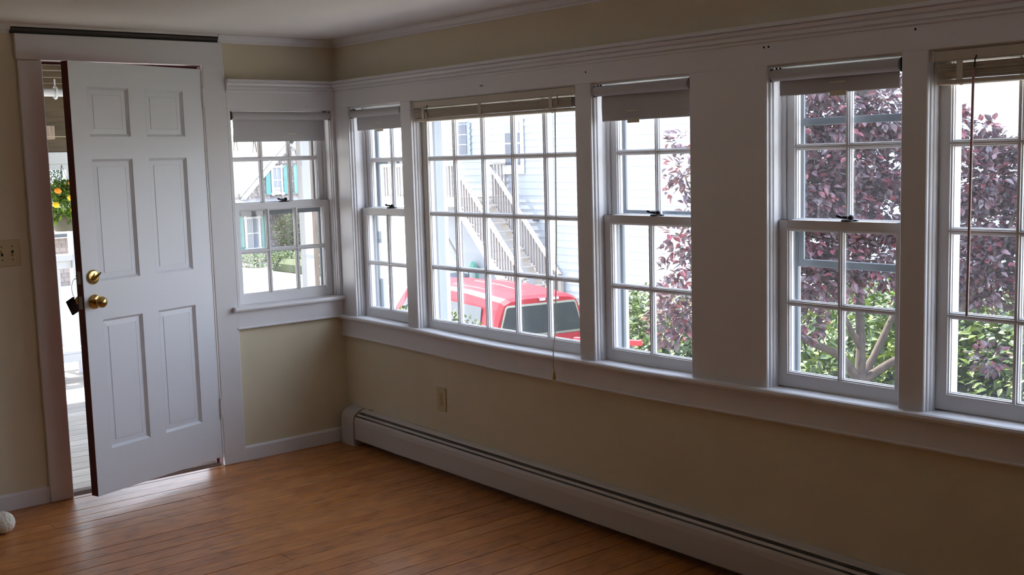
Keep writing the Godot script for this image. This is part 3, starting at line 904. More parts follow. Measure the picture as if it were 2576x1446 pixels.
func blind(at: Vector3, turn: float, W: float, top: float, bottom: float, slats: int, cord_u: float, wand_u: float, wand_end: float, label: String) -> void:
	var o := thing("venetian_blind", at, turn)
	tag(o, label, "blind", "raised blinds on the wide windows")
	var z := -0.004
	var hb := top - 0.036
	box("head_rail", M.slat, o, Vector3(0.014, hb, z - 0.022), Vector3(W - 0.012, top - 0.004, z + 0.016), 0.002)
	for u in [0.0115, W - 0.0135]:
		box("end_bracket", M.pull, o, Vector3(u - 0.003, hb - 0.001, z - 0.024), Vector3(u + 0.004, top - 0.002, z + 0.018), 0.001)
	# stack of slats; it hangs a little lower than the head rail
	var st_top := hb - 0.010
	var pitch := (st_top - bottom - 0.016) / slats
	var r := RandomNumberGenerator.new()
	r.seed = int(W * 1000.0) + slats
	var sm := cbox_mesh(Vector3(W - 0.05, 0.0022, 0.048), 0.0008)
	for k in slats:
		put("slat", sm, M.slat, o, Vector3(W * 0.5 + r.randf_range(-0.002, 0.002), bottom + 0.018 + pitch * (k + 0.5), z - 0.004 + r.randf_range(-0.0015, 0.0015)), Vector3(r.randf_range(-0.02, 0.02), 0, r.randf_range(-0.0006, 0.0006)))
	box("bottom_rail", M.slat, o, Vector3(0.024, bottom, z - 0.028), Vector3(W - 0.026, bottom + 0.015, z + 0.020), 0.003)
	for f in [0.085, 0.46, 0.87]:
		box("ladder_tape", M.tape, o, Vector3(W * f - 0.010, bottom + 0.012, z + 0.021), Vector3(W * f + 0.010, hb, z + 0.0225), 0.0005)
		put("tape_button", lathe_mesh([0.0, -0.003, 0.006, -0.002, 0.006, 0.0, 0.0, 0.0], 10), M.tassel, o, Vector3(W * f, bottom, z + 0.01))
	# tilt wand
	put("wand_hook", tube_mesh([Vector3(wand_u, top - 0.026, z + 0.018), Vector3(wand_u, top - 0.040, z + 0.026), Vector3(wand_u - 0.002, top - 0.062, z + 0.026)], 0.0022, 6), M.bronze, o)
	put("wand", tube_mesh([Vector3(wand_u - 0.002, top - 0.062, z + 0.026), Vector3(wand_u - 0.004, top - 0.085, z + 0.026), Vector3(wand_u - 0.010, wand_end, z + 0.028)], [0.005, 0.0042, 0.0042], 8), M.wand if cord_u < 0 else M.cord, o)
	if cord_u > 0.0:
		var pts: Array = [Vector3(cord_u, hb + 0.004, z + 0.018), Vector3(cord_u - 0.006, hb - 0.05, z + 0.030), Vector3(cord_u - 0.012, 1.2, z + 0.034), Vector3(cord_u - 0.020, 0.80, z + 0.044), Vector3(cord_u - 0.024, 0.70, z + 0.056), Vector3(cord_u - 0.024, 0.64, z + 0.059), Vector3(cord_u - 0.020, 0.612, z + 0.058)]
		put("pull_cord", tube_mesh(pts, 0.0016, 6), M.cord, o)
		var p2: Array = []
		for p in pts: p2.append(p + Vector3(0.005, 0.0, 0.001))
		put("pull_cord", tube_mesh(p2, 0.0014, 6), M.cord, o)
		put("tassel", lathe_mesh([0.0, 0.034, 0.003, 0.034, 0.005, 0.022, 0.0085, 0.002, 0.0075, 0.0, 0.0, 0.0], 12), M.tassel, o, Vector3(cord_u - 0.018, 0.580, z + 0.058))

func shades_and_blinds() -> void:
	var q := -PI * 0.5
	roller_shade(Vector3(-0.630, 0, 0), 0.0, 0.592, 1.806, 1.654, 0.36, "grey roller shade half drawn on the small window beside the door", 0.036)
	roller_shade(Vector3(0, 0, WB[0][0]), q, WB[0][1] - WB[0][0], 1.808, 1.700, 0.24, "short grey roller shade on the narrow window in the far corner", 0.03)
	roller_shade(Vector3(0, 0, WB[2][0]), q, WB[2][1] - WB[2][0], 1.812, 1.670, 0.20, "long grey roller shade on the narrow window left of the wide board")
	roller_shade(Vector3(0, 0, WB[3][0]), q, WB[3][1] - WB[3][0], 1.812, 1.720, 0.26, "grey roller shade with a pull tab right of the wide board", 0.03)
	roller_shade(Vector3(0, 0, WB[5][0]), q, WB[5][1] - WB[5][0], 1.812, 1.700, 0.24, "grey roller shade on the added narrow window past the right edge")
	blind(Vector3(0, 0, WB[1][0]), q, WB[1][1] - WB[1][0], 1.824, 1.721, 16, 1.065, 0.135, 0.77, "raised cream slat blind with a tasselled cord, before the pickup")
	blind(Vector3(0, 0, WB[4][0]), q, WB[4][1] - WB[4][0], 1.824, 1.717, 16, -1.0, 0.150, 1.018, "raised cream slat blind with a brown wand, rightmost window")

# ------------------------------------------------------------------ heater, outlet, switch, ball
func heater_and_fittings() -> void:
	var h := thing("baseboard_heater")
	tag(h, "long off-white baseboard heater along the wall under the windows", "heater")
	h.rotation.x = TILT
	var X := Vector3(-1, 0, 0)
	var up := Vector3.UP
	var z0 := 0.165
	var z1 := 7.6
	var line := func(prof: Array, a: float, b: float) -> ArrayMesh:
		return sweep_mesh(pv(prof), [[Vector3(0, 0, a), X, up], [Vector3(0, 0, b), X, up]])
	put("back_plate", line.call([0.001, 0.012, 0.004, 0.012, 0.004, 0.186, 0.010, 0.192, 0.026, 0.187, 0.031, 0.181, 0.032, 0.183, 0.027, 0.190, 0.011, 0.196, 0.001, 0.196], z0, z1), M.heater, h)
	put("front_panel", line.call([0.058, 0.040, 0.070, 0.036, 0.075, 0.040, 0.075, 0.128, 0.072, 0.150, 0.067, 0.160, 0.0635, 0.162, 0.0625, 0.159, 0.068, 0.150, 0.071, 0.128, 0.071, 0.042, 0.058, 0.043], z0, z1), M.heater, h)
	for s in [[z0, 1.672], [1.677, 4.6], [4.605, z1]]:
		put("damper", line.call([0.042, 0.171, 0.044, 0.174, 0.053, 0.170, 0.0555, 0.167, 0.054, 0.165, 0.043, 0.169], s[0], s[1]), M.heater, h)
	put("element", line.call([0.008, 0.06, 0.052, 0.06, 0.052, 0.13, 0.008, 0.13], z0, z1), M.black, h)
	# end cap fits over the end of the housing in the corner
	put("end_cap", line.call([0.0005, 0.0, 0.078, 0.0, 0.079, 0.02, 0.079, 0.130, 0.076, 0.152, 0.068, 0.172, 0.048, 0.188, 0.022, 0.197, 0.0005, 0.199], 0.038, z0 - 0.006), M.heater, h)
	put("cap_foot", line.call([0.064, 0.0, 0.0805, 0.0, 0.0805, 0.026, 0.064, 0.026], 0.08, z0 + 0.001), M.heater, h)
	put("wire_clip", tube_mesh([Vector3(-0.012, 0.200, 0.215), Vector3(-0.010, 0.203, 0.25), Vector3(-0.004, 0.207, 0.245)], 0.0015, 5), M.bronze, h)

	# duplex outlet on the window wall
	var o := thing("wall_outlet", Vector3(0, 0.352, 0.878))
	tag(o, "ivory duplex outlet on the wall above the heater", "outlet")
	box("cover_plate", M.ivory, o, Vector3(-0.006, -0.060, -0.037), Vector3(0, 0.060, 0.037), 0.002)
	for y in [-0.0195, 0.0195]:
		var s := group_node("socket", o, Vector3(-0.0065, y, 0))
		put("face", cbox_mesh(Vector3(0.003, 0.028, 0.030), 0.001), M.ivory, s)
		for z in [-0.006, 0.006]:
			put("slot", cbox_mesh(Vector3(0.0006, 0.008, 0.0022), 0.0), M.black, s, Vector3(-0.0016, 0.003, z))
		put("ground_hole", cbox_mesh(Vector3(0.0006, 0.004, 0.004), 0.0), M.black, s, Vector3(-0.0016, -0.008, 0))
	put("screw", lathe_mesh([0.0, 0.001, 0.003, 0.0005, 0.003, 0.0], 10, Transform3D(Basis(Vector3(0, 0, 1), PI * 0.5), Vector3.ZERO)), M.bronze, o, Vector3(-0.006, 0, 0))

	# double light switch left of the door
	var sw := thing("light_switch", Vector3(-1.746, 1.172, 0))
	tag(sw, "ivory double light switch on the wall left of the door", "light switch")
	box("cover_plate", M.ivory, sw, Vector3(-0.058, -0.060, 0), Vector3(0.058, 0.060, 0.006), 0.002)
	for k in 2:
		var x: float = [-0.023, 0.023][k]
		box("slot", M.black, sw, Vector3(x - 0.005, -0.012, 0.0058), Vector3(x + 0.005, 0.012, 0.0064), 0.0)
		put("toggle", cbox_mesh(Vector3(0.009, 0.011, 0.014), 0.002), M.ivory, sw, Vector3(x, [0.006, -0.006][k], 0.011), Vector3([-0.5, 0.5][k], 0, 0))
		for y in [-0.030, 0.030]:
			put("screw", lathe_mesh([0.0, 0.001, 0.003, 0.0005, 0.003, 0.0], 10, Transform3D(Basis(Vector3(1, 0, 0), PI * 0.5), Vector3.ZERO)), M.bronze, sw, Vector3(x, y, 0.006))

	# felted ball on the floor at the left edge
	var ball := put("wool_ball", lathe_mesh([0.0, 0.0, 0.020, 0.002, 0.036, 0.009, 0.047, 0.022, 0.052, 0.040, 0.050, 0.057, 0.041, 0.074, 0.027, 0.085, 0.012, 0.091, 0.0, 0.092], 32), M.wool, null, Vector3(-1.942, floor_y(0.31) + 0.001, 0.31), Vector3(0, 0.3, -0.06))
	tag(ball, "cream white felted ball on the floor at the left edge", "ball")

# ------------------------------------------------------------------ porch outside the door
func porch() -> void:
	var dy := -0.15
	var d := thing("porch_deck")
	tag(d, "weathered grey porch deck boards outside the open door", "deck", "", "structure")
	var r := RandomNumberGenerator.new()
	r.seed = 5
	var z := -OUT - 0.03
	var bm := cbox_mesh(Vector3(4.6, 0.028, 0.137), 0.003)
	while z > -4.5:
		put("deck_board", bm, M.deck[r.randi() % 4], d, Vector3(-1.75, dy - 0.014 + r.randf_range(-0.001, 0.001), z - 0.07))
		z -= 0.142
	for x in [-3.9, -2.5, -1.1, 0.4]:
		box("joist", M.porch_brown, d, Vector3(x, -0.35, -4.6), Vector3(x + 0.05, dy - 0.029, -0.2), 0.0)
	box("skirt", M.ext_white, d, Vector3(-4.05, -2.0, -4.62), Vector3(0.55, dy - 0.03, -4.58), 0.0)
	# roof over the porch
	var c := thing("porch_roof")
	tag(c, "brown boarded porch ceiling with joists above the open door", "porch roof", "", "structure")
	box("roofing", M.porch_brown, c, Vector3(-4.2, 2.36, -4.75), Vector3(1.5, 2.42, -OUT), 0.0)
	z = -OUT - 0.01
	while z > -4.6:
		box("ceiling_board", M.porch_brown, c, Vector3(-4.2, 2.338, z - 0.136), Vector3(1.4, 2.36, z), 0.003)
		z -= 0.14
	for k in 7:
		var zz := -0.75 - 0.58 * k
		box("ceiling_joist", M.porch_brown, c, Vector3(-4.2, 2.20, zz - 0.045), Vector3(1.4, 2.338, zz), 0.004)
	box("ledger", M.ext_white, c, Vector3(-4.2, 2.18, -OUT - 0.04), Vector3(1.4, 2.338, -OUT), 0.003)
	box("front_beam", M.porch_brown, c, Vector3(-4.2, 1.685, -4.42), Vector3(1.4, 2.338, -4.30), 0.004)
	box("beam_face", M.ext_white, c, Vector3(-4.2, 1.590, -4.44), Vector3(1.4, 1.685, -4.28), 0.004)
	box("beam_trim", M.ext_white, c, Vector3(-4.2, 1.540, -4.41), Vector3(1.4, 1.590, -4.31), 0.003)
	box("knee_block", M.ext_wood, c, Vector3(-0.22, 1.79, -4.30), Vector3(-0.12, 1.90, -4.16), 0.004)
	for x in [0.0, -2.3]:
		box("porch_post", M.ext_white, c, Vector3(x, dy, -4.41), Vector3(x + 0.09, 1.545, -4.31), 0.006)
	# white pipe hung under the joists
	var p := thing("hanging_pipe", Vector3(0, 2.12, -3.45))
	tag(p, "white pipe in a hoop hung under the porch ceiling", "pipe")
	put("pipe", tube_mesh([Vector3(-1.6, 0, 0), Vector3(1.1, 0, -0.06)], 0.03, 12), M.ext_white, p)
	var pts: Array = []
	for k in 17:
		var a := TAU * k / 16.0
		pts.append(Vector3(-0.32, 0.045 * cos(a), -0.03 + 0.045 * sin(a)))
	put("hoop", tube_mesh(pts, 0.008, 6), M.ext_white, p)
	put("hanger", tube_mesh([Vector3(-0.32, 0.045, -0.03), Vector3(-0.32, 0.10, -0.03)], 0.006, 6), M.ext_white, p)

	# railing along the front of the porch
	var rl := thing("porch_railing", Vector3(0, dy, -4.36))
	tag(rl, "white porch railing with flat boards beyond the open door", "railing")
	box("top_rail", M.ext_white, rl, Vector3(-4.0, 0.93, -0.06), Vector3(0.0, 0.98, 0.06), 0.005)
	box("under_rail", M.ext_white, rl, Vector3(-4.0, 0.86, -0.02), Vector3(0.0, 0.93, 0.02), 0.003)
	box("bottom_rail", M.ext_white, rl, Vector3(-4.0, 0.08, -0.025), Vector3(0.0, 0.14, 0.025), 0.003)
	var x := -0.10
	while x > -2.2:
		box("baluster", M.ext_white, rl, Vector3(x - 0.06, 0.14, -0.012), Vector3(x, 0.86, 0.012), 0.002)
		x -= 0.15
	# low white bench
	var b := thing("porch_bench", Vector3(-0.42, dy, -4.02))
	tag(b, "low white wooden bench standing on the sunny porch deck", "bench")
	for k in 3:
		box("seat_board", M.ext_white, b, Vector3(-0.75, 0.205, -0.13 + 0.095 * k), Vector3(0.42, 0.228, -0.04 + 0.095 * k), 0.003)
	box("apron", M.ext_white, b, Vector3(-0.72, 0.14, 0.135), Vector3(0.40, 0.205, 0.155), 0.002)
	for sx in [-0.70, 0.34]:
		for sz in [-0.11, 0.105]:
			box("leg", M.ext_white, b, Vector3(sx, 0, sz), Vector3(sx + 0.05, 0.205, sz + 0.04), 0.003)
	# hanging basket
	var hb := thing("hanging_basket", Vector3(-0.10, 1.04, -4.12))
	tag(hb, "hanging flower basket with yellow and orange blooms on the porch", "flower basket")
	put("pot", lathe_mesh([0.0, 0.0, 0.085, 0.0, 0.115, 0.05, 0.13, 0.13, 0.137, 0.135, 0.134, 0.142, 0.12, 0.138, 0.0, 0.12], 24), paint(rgb(84, 82, 70), 0.8), hb)
	for k in 3:
		var a := TAU * k / 3.0
		put("hanger_wire", tube_mesh([Vector3(cos(a) * 0.13, 0.13, sin(a) * 0.13), Vector3(0, 0.54, 0)], 0.002, 5), M.bronze, hb)
	foliage("leaves", hb, [[Vector3(0, 0.22, 0), Vector3(0.2, 0.16, 0.2), 900], [Vector3(0.05, 0.32, 0.02), Vector3(0.15, 0.09, 0.15), 420]], leaf_mesh(0.05, 0.026), M.leaf_green, [Color(0.07, 0.14, 0.02), Color(0.11, 0.2, 0.03), Color(0.18, 0.27, 0.04)], 91, 0.2)
	var bl := lathe_mesh([0.0, -0.012, 0.014, -0.010, 0.026, -0.002, 0.028, 0.006, 0.018, 0.014, 0.0, 0.017], 12)
	for f in [[0.02, 0.385, 0.15, 0], [0.05, 0.255, 0.215, 1], [-0.02, 0.27, 0.22, 1], [-0.10, 0.33, 0.17, 0], [0.13, 0.31, 0.17, 0], [-0.13, 0.22, 0.19, 1], [0.0, 0.17, 0.22, 1]]:
		put("flower", bl, paint([rgb(240, 140, 30), rgb(250, 200, 40)][f[3]], 0.6), hb, Vector3(f[0], f[1], f[2]), Vector3(0.9, 0, 0))
	# post seen through the small window, carrying the corner of the porch roof
	var po := thing("corner_post", Vector3(1.005, -2.0, -2.24))
	tag(po, "white square post with a bare wood side, outside the small window", "post")
	box("painted_post", M.ext_white, po, Vector3(0, 0, 0), Vector3(0.068, 4.33, 0.08), 0.003)
	box("bare_post", M.ext_wood, po, Vector3(0.070, 0, -0.01), Vector3(0.128, 4.33, 0.05), 0.003)

	# clothes pegs on a thin line under the porch roof
	var ln := thing("clothes_line", Vector3(0, 1.715, -1.5))
	tag(ln, "thin washing line under the porch roof, outside the small window", "line")
	put("cord", tube_mesh([Vector3(-1.2, 0.02, 0), Vector3(0.2, 0, 0), Vector3(1.0, 0.02, -0.72)], 0.0025, 5), M.cord, ln)
	for k in 2:
		var pg := thing("clothes_peg", [Vector3(0.147, 1.72, -1.5), Vector3(0.345, 1.71, -1.62)][k])
		tag(pg, ["wooden clothes peg on the washing line, left of two", "wooden clothes peg on the washing line, right of two"][k], "clothes peg", "clothes pegs on the porch line")
		for sx in [-1, 1]:
			put("prong", tube_mesh([Vector3(0, 0.005, 0.006 * sx), Vector3(0.004 * sx, -0.03, 0.005 * sx), Vector3(0.013 * sx, -0.092, 0.004 * sx)], [0.003, 0.0042, 0.003], 6), M.ext_wood, pg)
	# slatted screen at the side of the porch, seen through the corner window
	var sc := thing("porch_screen", Vector3(1.2, -2.0, -1.98))
	tag(sc, "white slatted porch screen at the left of the corner window", "screen")
	for x2 in [0.0, 0.32]:
		box("post", M.ext_white, sc, Vector3(x2, 0, 0), Vector3(x2 + 0.05, 3.2, 0.05), 0.002)
	for yy in [[3.085, 3.16], [3.01, 3.06], [2.94, 2.985], [2.70, 2.84], [1.9, 1.98]]:
		box("slat", M.ext_white, sc, Vector3(0.0, yy[0], 0.05), Vector3(0.37, yy[1], 0.07), 0.002)
	for k in 9:
		box("baluster", M.ext_white, sc, Vector3(0.01 + 0.041 * k, 1.98, 0.015), Vector3(0.03 + 0.041 * k, 2.96, 0.035), 0.001)

# ------------------------------------------------------------------ street side
func house_window(parent: Node, x0: float, x1: float, y0: float, y1: float, z: float, cols: int, rows: int) -> void:
	var w := group_node("window", parent, Vector3((x0 + x1) * 0.5, (y0 + y1) * 0.5, z))
	var hx := (x1 - x0) * 0.5
	var hy := (y1 - y0) * 0.5
	var t := 0.075
	for s in [-1, 1]:
		box("casing", M.ext_trim, w, Vector3(s * hx - t * 0.5, -hy - t, 0), Vector3(s * hx + t * 0.5, hy + t, 0.05), 0.0)
		box("casing", M.ext_trim, w, Vector3(-hx - t, s * hy - t * 0.5, 0), Vector3(hx + t, s * hy + t * 0.5, 0.055), 0.0)
	box("glass", M.curtain, w, Vector3(-hx, -hy, 0.0), Vector3(hx, hy, 0.015), 0.0)
	for k in range(1, cols): box("bar", M.ext_trim, w, Vector3(-hx + 2 * hx * k / cols - 0.012, -hy, 0.01), Vector3(-hx + 2 * hx * k / cols + 0.012, hy, 0.03), 0.0)
	for k in range(1, rows): box("bar", M.ext_trim, w, Vector3(-hx, -hy + 2 * hy * k / rows - 0.022, 0.01), Vector3(hx, -hy + 2 * hy * k / rows + 0.022, 0.035), 0.0)

func shutter(parent: Node, x0: float, x1: float, y0: float, y1: float, z: float) -> void:
	var s := group_node("shutter", parent, Vector3(x0, y0, z))
	var w := x1 - x0
	var h := y1 - y0
	box("board", M.aqua, s, Vector3(0, 0, 0.0), Vector3(w, h, 0.025), 0.0)
	box("batten", M.aqua, s, Vector3(0, h * 0.48, 0.025), Vector3(w, h * 0.56, 0.04), 0.0)
	box("batten", M.aqua, s, Vector3(0, h - 0.07, 0.025), Vector3(w, h, 0.04), 0.0)
	box("batten", M.aqua, s, Vector3(0, 0, 0.025), Vector3(w, 0.07, 0.04), 0.0)

func street() -> void:
	M.ext_trim = paint(rgb(170, 172, 175), 0.6)
	M.aqua = paint(rgb(70, 124, 120), 0.6)
	M.curtain = paint(rgb(112, 119, 128), 0.25)
	M.asphalt = paint(rgb(156, 152, 147), 0.9)
	M.lawn = paint(rgb(78, 92, 44), 0.95)
	M.lawn.albedo_texture = noise_tex(0.04, Color(0.7, 0.7, 0.65), Color(1, 1, 1), 51, 4, 256)
	M.lawn.uv1_triplanar = true
	M.lawn.uv1_world_triplanar = true
	M.lawn.uv1_scale = Vector3(0.4, 0.4, 0.4)
	M.concrete = paint(rgb(190, 186, 176), 0.9)
	var gy := -2.0
	tag(put("ground", cbox_mesh(Vector3(240, 0.3, 240), 0.0), M.asphalt, null, Vector3(30, gy - 0.15, -30)), "pale paved ground and street outside", "ground", "", "structure")
	tag(put("lawn", cbox_mesh(Vector3(7.6, 0.06, 14.0), 0.0), M.lawn, null, Vector3(7.2, gy + 0.03, 3.0)), "patchy green lawn under the plum tree", "lawn", "", "structure")

	# low concrete wall and clipped hedge on it
	var w := thing("low_wall", Vector3(13.05, gy, 0))
	tag(w, "low pale concrete wall below the clipped hedge", "wall")
	for k in 6:
		box("cap_stone", M.concrete, w, Vector3(-0.06, 0.16, -30.0 + 2.0 * k), Vector3(0.34, 0.26, -28.01 + 2.0 * k), 0.01)
	box("wall_body", M.concrete, w, Vector3(0, 0, -30), Vector3(0.28, 0.16, -18), 0.005)
	var hg := thing("clipped_hedge", Vector3(14.62, gy, -25.0))
	tag(hg, "clipped green box hedge beside the street, outside the small window", "hedge")
	var blobs: Array = []
	for k in 14:
		blobs.append([Vector3(rng_at(k, 0) * 0.9, 0.36 + rng_at(k, 1) * 0.12, -2.5 + 0.38 * k), Vector3(0.58, 0.34, 0.5), 1100])
	var core := start()
	add_cbox(core, Vector3(-0.44, 0.0, -2.65), Vector3(0.44, 0.52, 2.7), 0.15)
	put("core", core.commit(), paint(rgb(46, 56, 24), 0.95), hg)
	foliage("leaves", hg, blobs, leaf_mesh(0.07, 0.05), M.leaf_green, [Color(0.05, 0.08, 0.016), Color(0.07, 0.105, 0.022), Color(0.1, 0.135, 0.03), Color(0.035, 0.055, 0.012)], 17, 0.6)

	# shingled cottage across the street
	var h := thing("shingled_cottage", Vector3(0, 0, -32.0))
	tag(h, "grey shingled cottage with aqua shutters and a steep gable", "house")
	var brown := paint(rgb(44, 40, 38), 0.9)
	var wall := start()
	add_cbox(wall, Vector3(15.5, gy, -9.0), Vector3(19.6, 0.5, -0.05))
	put("wall", wall.commit(), brown, h)
	var pk := Vector2(17.54, 2.40)
	var gl := Vector2(15.55, 0.50)
	var gr := Vector2(19.53, 0.50)
	put("gable_wall", sweep_mesh(pv([gl.x + 0.05, gl.y - 0.05, gr.x - 0.05, gr.y - 0.05, pk.x, pk.y - 0.05]), [[Vector3(0, 0, -9), Vector3.RIGHT, Vector3.UP], [Vector3(0, 0, -0.05), Vector3.RIGHT, Vector3.UP]]), brown, h)
	# shingles: real little boards in courses, too many and too small to pick apart
	var r := RandomNumberGenerator.new()
	r.seed = 8
	var xf: Array[Transform3D] = []
	var cl: Array[Color] = []
	var course := 0.115
	var y := gy + 0.1
	while y < pk.y - 0.1:
		var xa := 15.15
		var xb := 19.6
		if y > 0.5:
			var t := (y - 0.45) / (pk.y - 0.45)
			xa = lerpf(gl.x + 0.05, pk.x, t)
			xb = lerpf(gr.x - 0.05, pk.x, t)
		var x := xa + r.randf_range(0.0, 0.08)
		while x < xb:
			var sw := r.randf_range(0.09, 0.18)
			xf.append(Transform3D(Basis.from_euler(Vector3(-0.16, 0, 0)).scaled_local(Vector3(sw - 0.016, course * 0.97, 0.022)), Vector3(x + sw * 0.5, y + course * 0.5 + r.randf_range(-0.006, 0.006), 0.0)))
			var g := r.randf_range(0.7, 1.2)
			cl.append(Color(0.20 * g, 0.178 * g, 0.168 * g))
			x += sw
		y += course
	var mm := MultiMesh.new()
	mm.transform_format = MultiMesh.TRANSFORM_3D
	mm.use_colors = true
	mm.mesh = cbox_mesh(Vector3.ONE, 0.0)
	mm.instance_count = xf.size()
	for i in xf.size():
		mm.set_instance_transform(i, xf[i])
		mm.set_instance_color(i, cl[i])
	var sh := MultiMeshInstance3D.new()
	sh.multimesh = mm
	var shm := paint(Color.WHITE, 0.95)
	shm.vertex_color_use_as_albedo = true
	sh.material_override = shm
	sh.name = "shingles"
	sh.set_meta("kind", "stuff")
	h.add_child(sh, true)
	# rake boards and the corner return
	for s in [[gl, 1.0], [gr, -1.0]]:
		var a := Vector3(s[0].x - 0.12 * s[1], s[0].y - 0.10, 0.0)
		var b := Vector3(pk.x, pk.y + 0.05, 0.0)
		var dd := (b - a).normalized()
		var nn := Vector3(-dd.y, dd.x, 0) * float(s[1])
		put("rake_board", sweep_mesh(pv([-0.16, 0.0, 0.05, 0.0, 0.05, 0.14, -0.16, 0.14]), [[a, nn, Vector3(0, 0, 1)], [b, nn, Vector3(0, 0, 1)]]), M.ext_trim, h)
	box("corner_board", M.ext_trim, h, Vector3(15.42, 0.30, 0.0), Vector3(15.62, 0.62, 0.1), 0.0)
	# steep roof: courses laid along both slopes of the gable
	var slate := paint(rgb(58, 60, 62), 0.9)
	var slate2 := paint(rgb(64, 66, 68), 0.9)
	var cmesh := cbox_mesh(Vector3(0.165, 0.016, 9.2), 0.0)
	for side in [-1.0, 1.0]:
		var ev := Vector2(pk.x + side * 2.16, pk.y - 2.02)
		var top := Vector2(pk.x, pk.y + 0.10)
		var ang := atan2(top.y - ev.y, (top.x - ev.x))
		var nc := 20
		for k in nc:
			var c := ev.lerp(top, (k + 0.5) / nc)
			put("roof_course", cmesh, slate if (k * 7) % 3 else slate2, h, Vector3(c.x, c.y + 0.004, -4.45), Vector3(0, 0, ang + 0.05 * (1.0 if side < 0 else -1.0)))
		var rr := start()
		quad_auto(rr, Vector3(ev.x, ev.y - 0.03, 0.12), Vector3(top.x, top.y - 0.03, 0.12), Vector3(top.x, top.y - 0.03, -9.0), Vector3(ev.x, ev.y - 0.03, -9.0), Vector3(pk.x, -5, -3))
		put("roof_deck", rr.commit(), slate, h)
	# porch roof band between the floors
	put("porch_roof", sweep_mesh(pv([0.0, 0.32, 0.9, -0.06, 0.9, -0.16, 0.0, -0.16]), [[Vector3(15.2, 0, 0), Vector3(0, 0, 1), Vector3.UP], [Vector3(20.4, 0, 0), Vector3(0, 0, 1), Vector3.UP]]), paint(rgb(124, 121, 122), 0.9), h)
	box("porch_fascia", M.ext_trim, h, Vector3(15.1, -0.22, 0.88), Vector3(20.5, -0.09, 0.95), 0.0)
	house_window(h, 16.70, 17.09, 0.47, 1.45, 0.05, 2, 2)
	shutter(h, 16.44, 16.63, 0.44, 1.50, 0.05)
	shutter(h, 17.17, 17.36, 0.44, 1.50, 0.05)
	shutter(h, 17.60, 17.79, 0.44, 1.50, 0.05)
	house_window(h, 17.88, 18.27, 0.47, 1.45, 0.05, 2, 2)
	house_window(h, 15.54, 16.08, -1.48, -0.36, 0.05, 2, 2)
	shutter(h, 15.26, 15.46, -1.50, -0.32, 0.05)
	shutter(h, 16.16, 16.36, -1.50, -0.32, 0.05)
	# paper sign in the upper window
	put("window_sign", cbox_mesh(Vector3(0.28, 0.21, 0.01), 0.0), M.ext_trim, h, Vector3(16.86, 0.59, 0.085))
	var tm := TextMesh.new()
	tm.text = "OPEN"
	var sf := SystemFont.new()
	sf.font_names = PackedStringArray(["Droid Sans"])
	tm.font = sf
	tm.font_size = 32
	tm.pixel_size = 0.0030
	tm.depth = 0.004
	put("sign_lettering", tm, paint(rgb(104, 82, 90), 0.8), h, Vector3(16.86, 0.59, 0.093))
	# climbing rose and a row of low plants before the wall
	var v := thing("climbing_rose", Vector3(16.8, gy, -30.75))
	tag(v, "climbing rose on a trellis against the shingled cottage", "climbing plant")
	for k in 5:
		put("stem", tube_mesh([Vector3(-0.5 + 0.25 * k, 0, 0), Vector3(-0.55 + 0.27 * k, 0.8, 0.05), Vector3(-0.4 + 0.2 * k, 1.6, 0.0)], [0.02, 0.014, 0.008], 6), M.bark, v)
	foliage("leaves", v, [[Vector3(0, 0.5, 0.1), Vector3(0.75, 0.55, 0.3), 1300], [Vector3(-0.1, 1.15, 0.1), Vector3(0.75, 0.62, 0.3), 1500], [Vector3(0.6, 0.9, 0.1), Vector3(0.8, 0.85, 0.3), 1300]], leaf_mesh(0.085, 0.06), M.leaf_green, [Color(0.06, 0.09, 0.02), Color(0.09, 0.12, 0.03), Color(0.12, 0.14, 0.045), Color(0.15, 0.11, 0.07)], 33, 0.2)
	var lp := thing("border_plants", Vector3(16.4, gy, -30.1))
	tag(lp, "row of low leafy plants at the foot of the shingled cottage", "plants", "", "stuff")
	var bl2: Array = []
	for k in 12: bl2.append([Vector3(-2.6 + 0.5 * k, 0.22, 0), Vector3(0.42, 0.26, 0.35), 240])
	foliage("leaves", lp, bl2, leaf_mesh(0.1, 0.06), M.leaf_green, [Color(0.05, 0.09, 0.03), Color(0.08, 0.13, 0.04), Color(0.11, 0.16, 0.055)], 35, 0.2)

	# far shingled shed and dark evergreen seen past the porch
	var s2 := thing("shingled_shed", Vector3(9.2, gy, -30.0))
	tag(s2, "small tan shingled shed with a white eave beyond the porch railing", "shed")
	box("wall", paint(rgb(70, 64, 60), 0.9), s2, Vector3(-2.5, 0, -3), Vector3(2.5, 1.5, 0), 0.0)
	for k in 11:
		for i in 25:
			var tone: float = 0.86 + 0.14 * absf(sin(k * 7.7 + i * 3.1))
			if i % 5 == 0 and k % 2 == 0: tone *= 0.9
			put("shingle", cbox_mesh(Vector3(0.192, 0.145, 0.02), 0.0), shed_tone(tone), s2, Vector3(-2.4 + 0.2 * i + (0.07 if k % 2 else 0.0), 0.07 + 0.132 * k, 0.012), Vector3(-0.08, 0, 0))
	box("eave", M.ext_trim, s2, Vector3(-2.7, 1.48, -0.1), Vector3(2.7, 1.62, 0.3), 0.0)
	put("roof", sweep_mesh(pv([0.35, 1.62, -3.3, 3.2, -3.3, 3.1, 0.35, 1.52]), [[Vector3(-2.8, 0, 0), Vector3(0, 0, 1), Vector3.UP], [Vector3(2.8, 0, 0), Vector3(0, 0, 1), Vector3.UP]]), slate2, s2)
	var ev := thing("evergreen_tree", Vector3(11.7, gy, -38.0))
	tag(ev, "dark evergreen tree beyond the porch, behind the flower basket", "tree")
	put("trunk", tube_mesh([Vector3(0, 0, 0), Vector3(0.1, 4, 0), Vector3(0, 7, 0)], [0.2, 0.15, 0.05], 8), M.bark, ev)
	var eb: Array = []
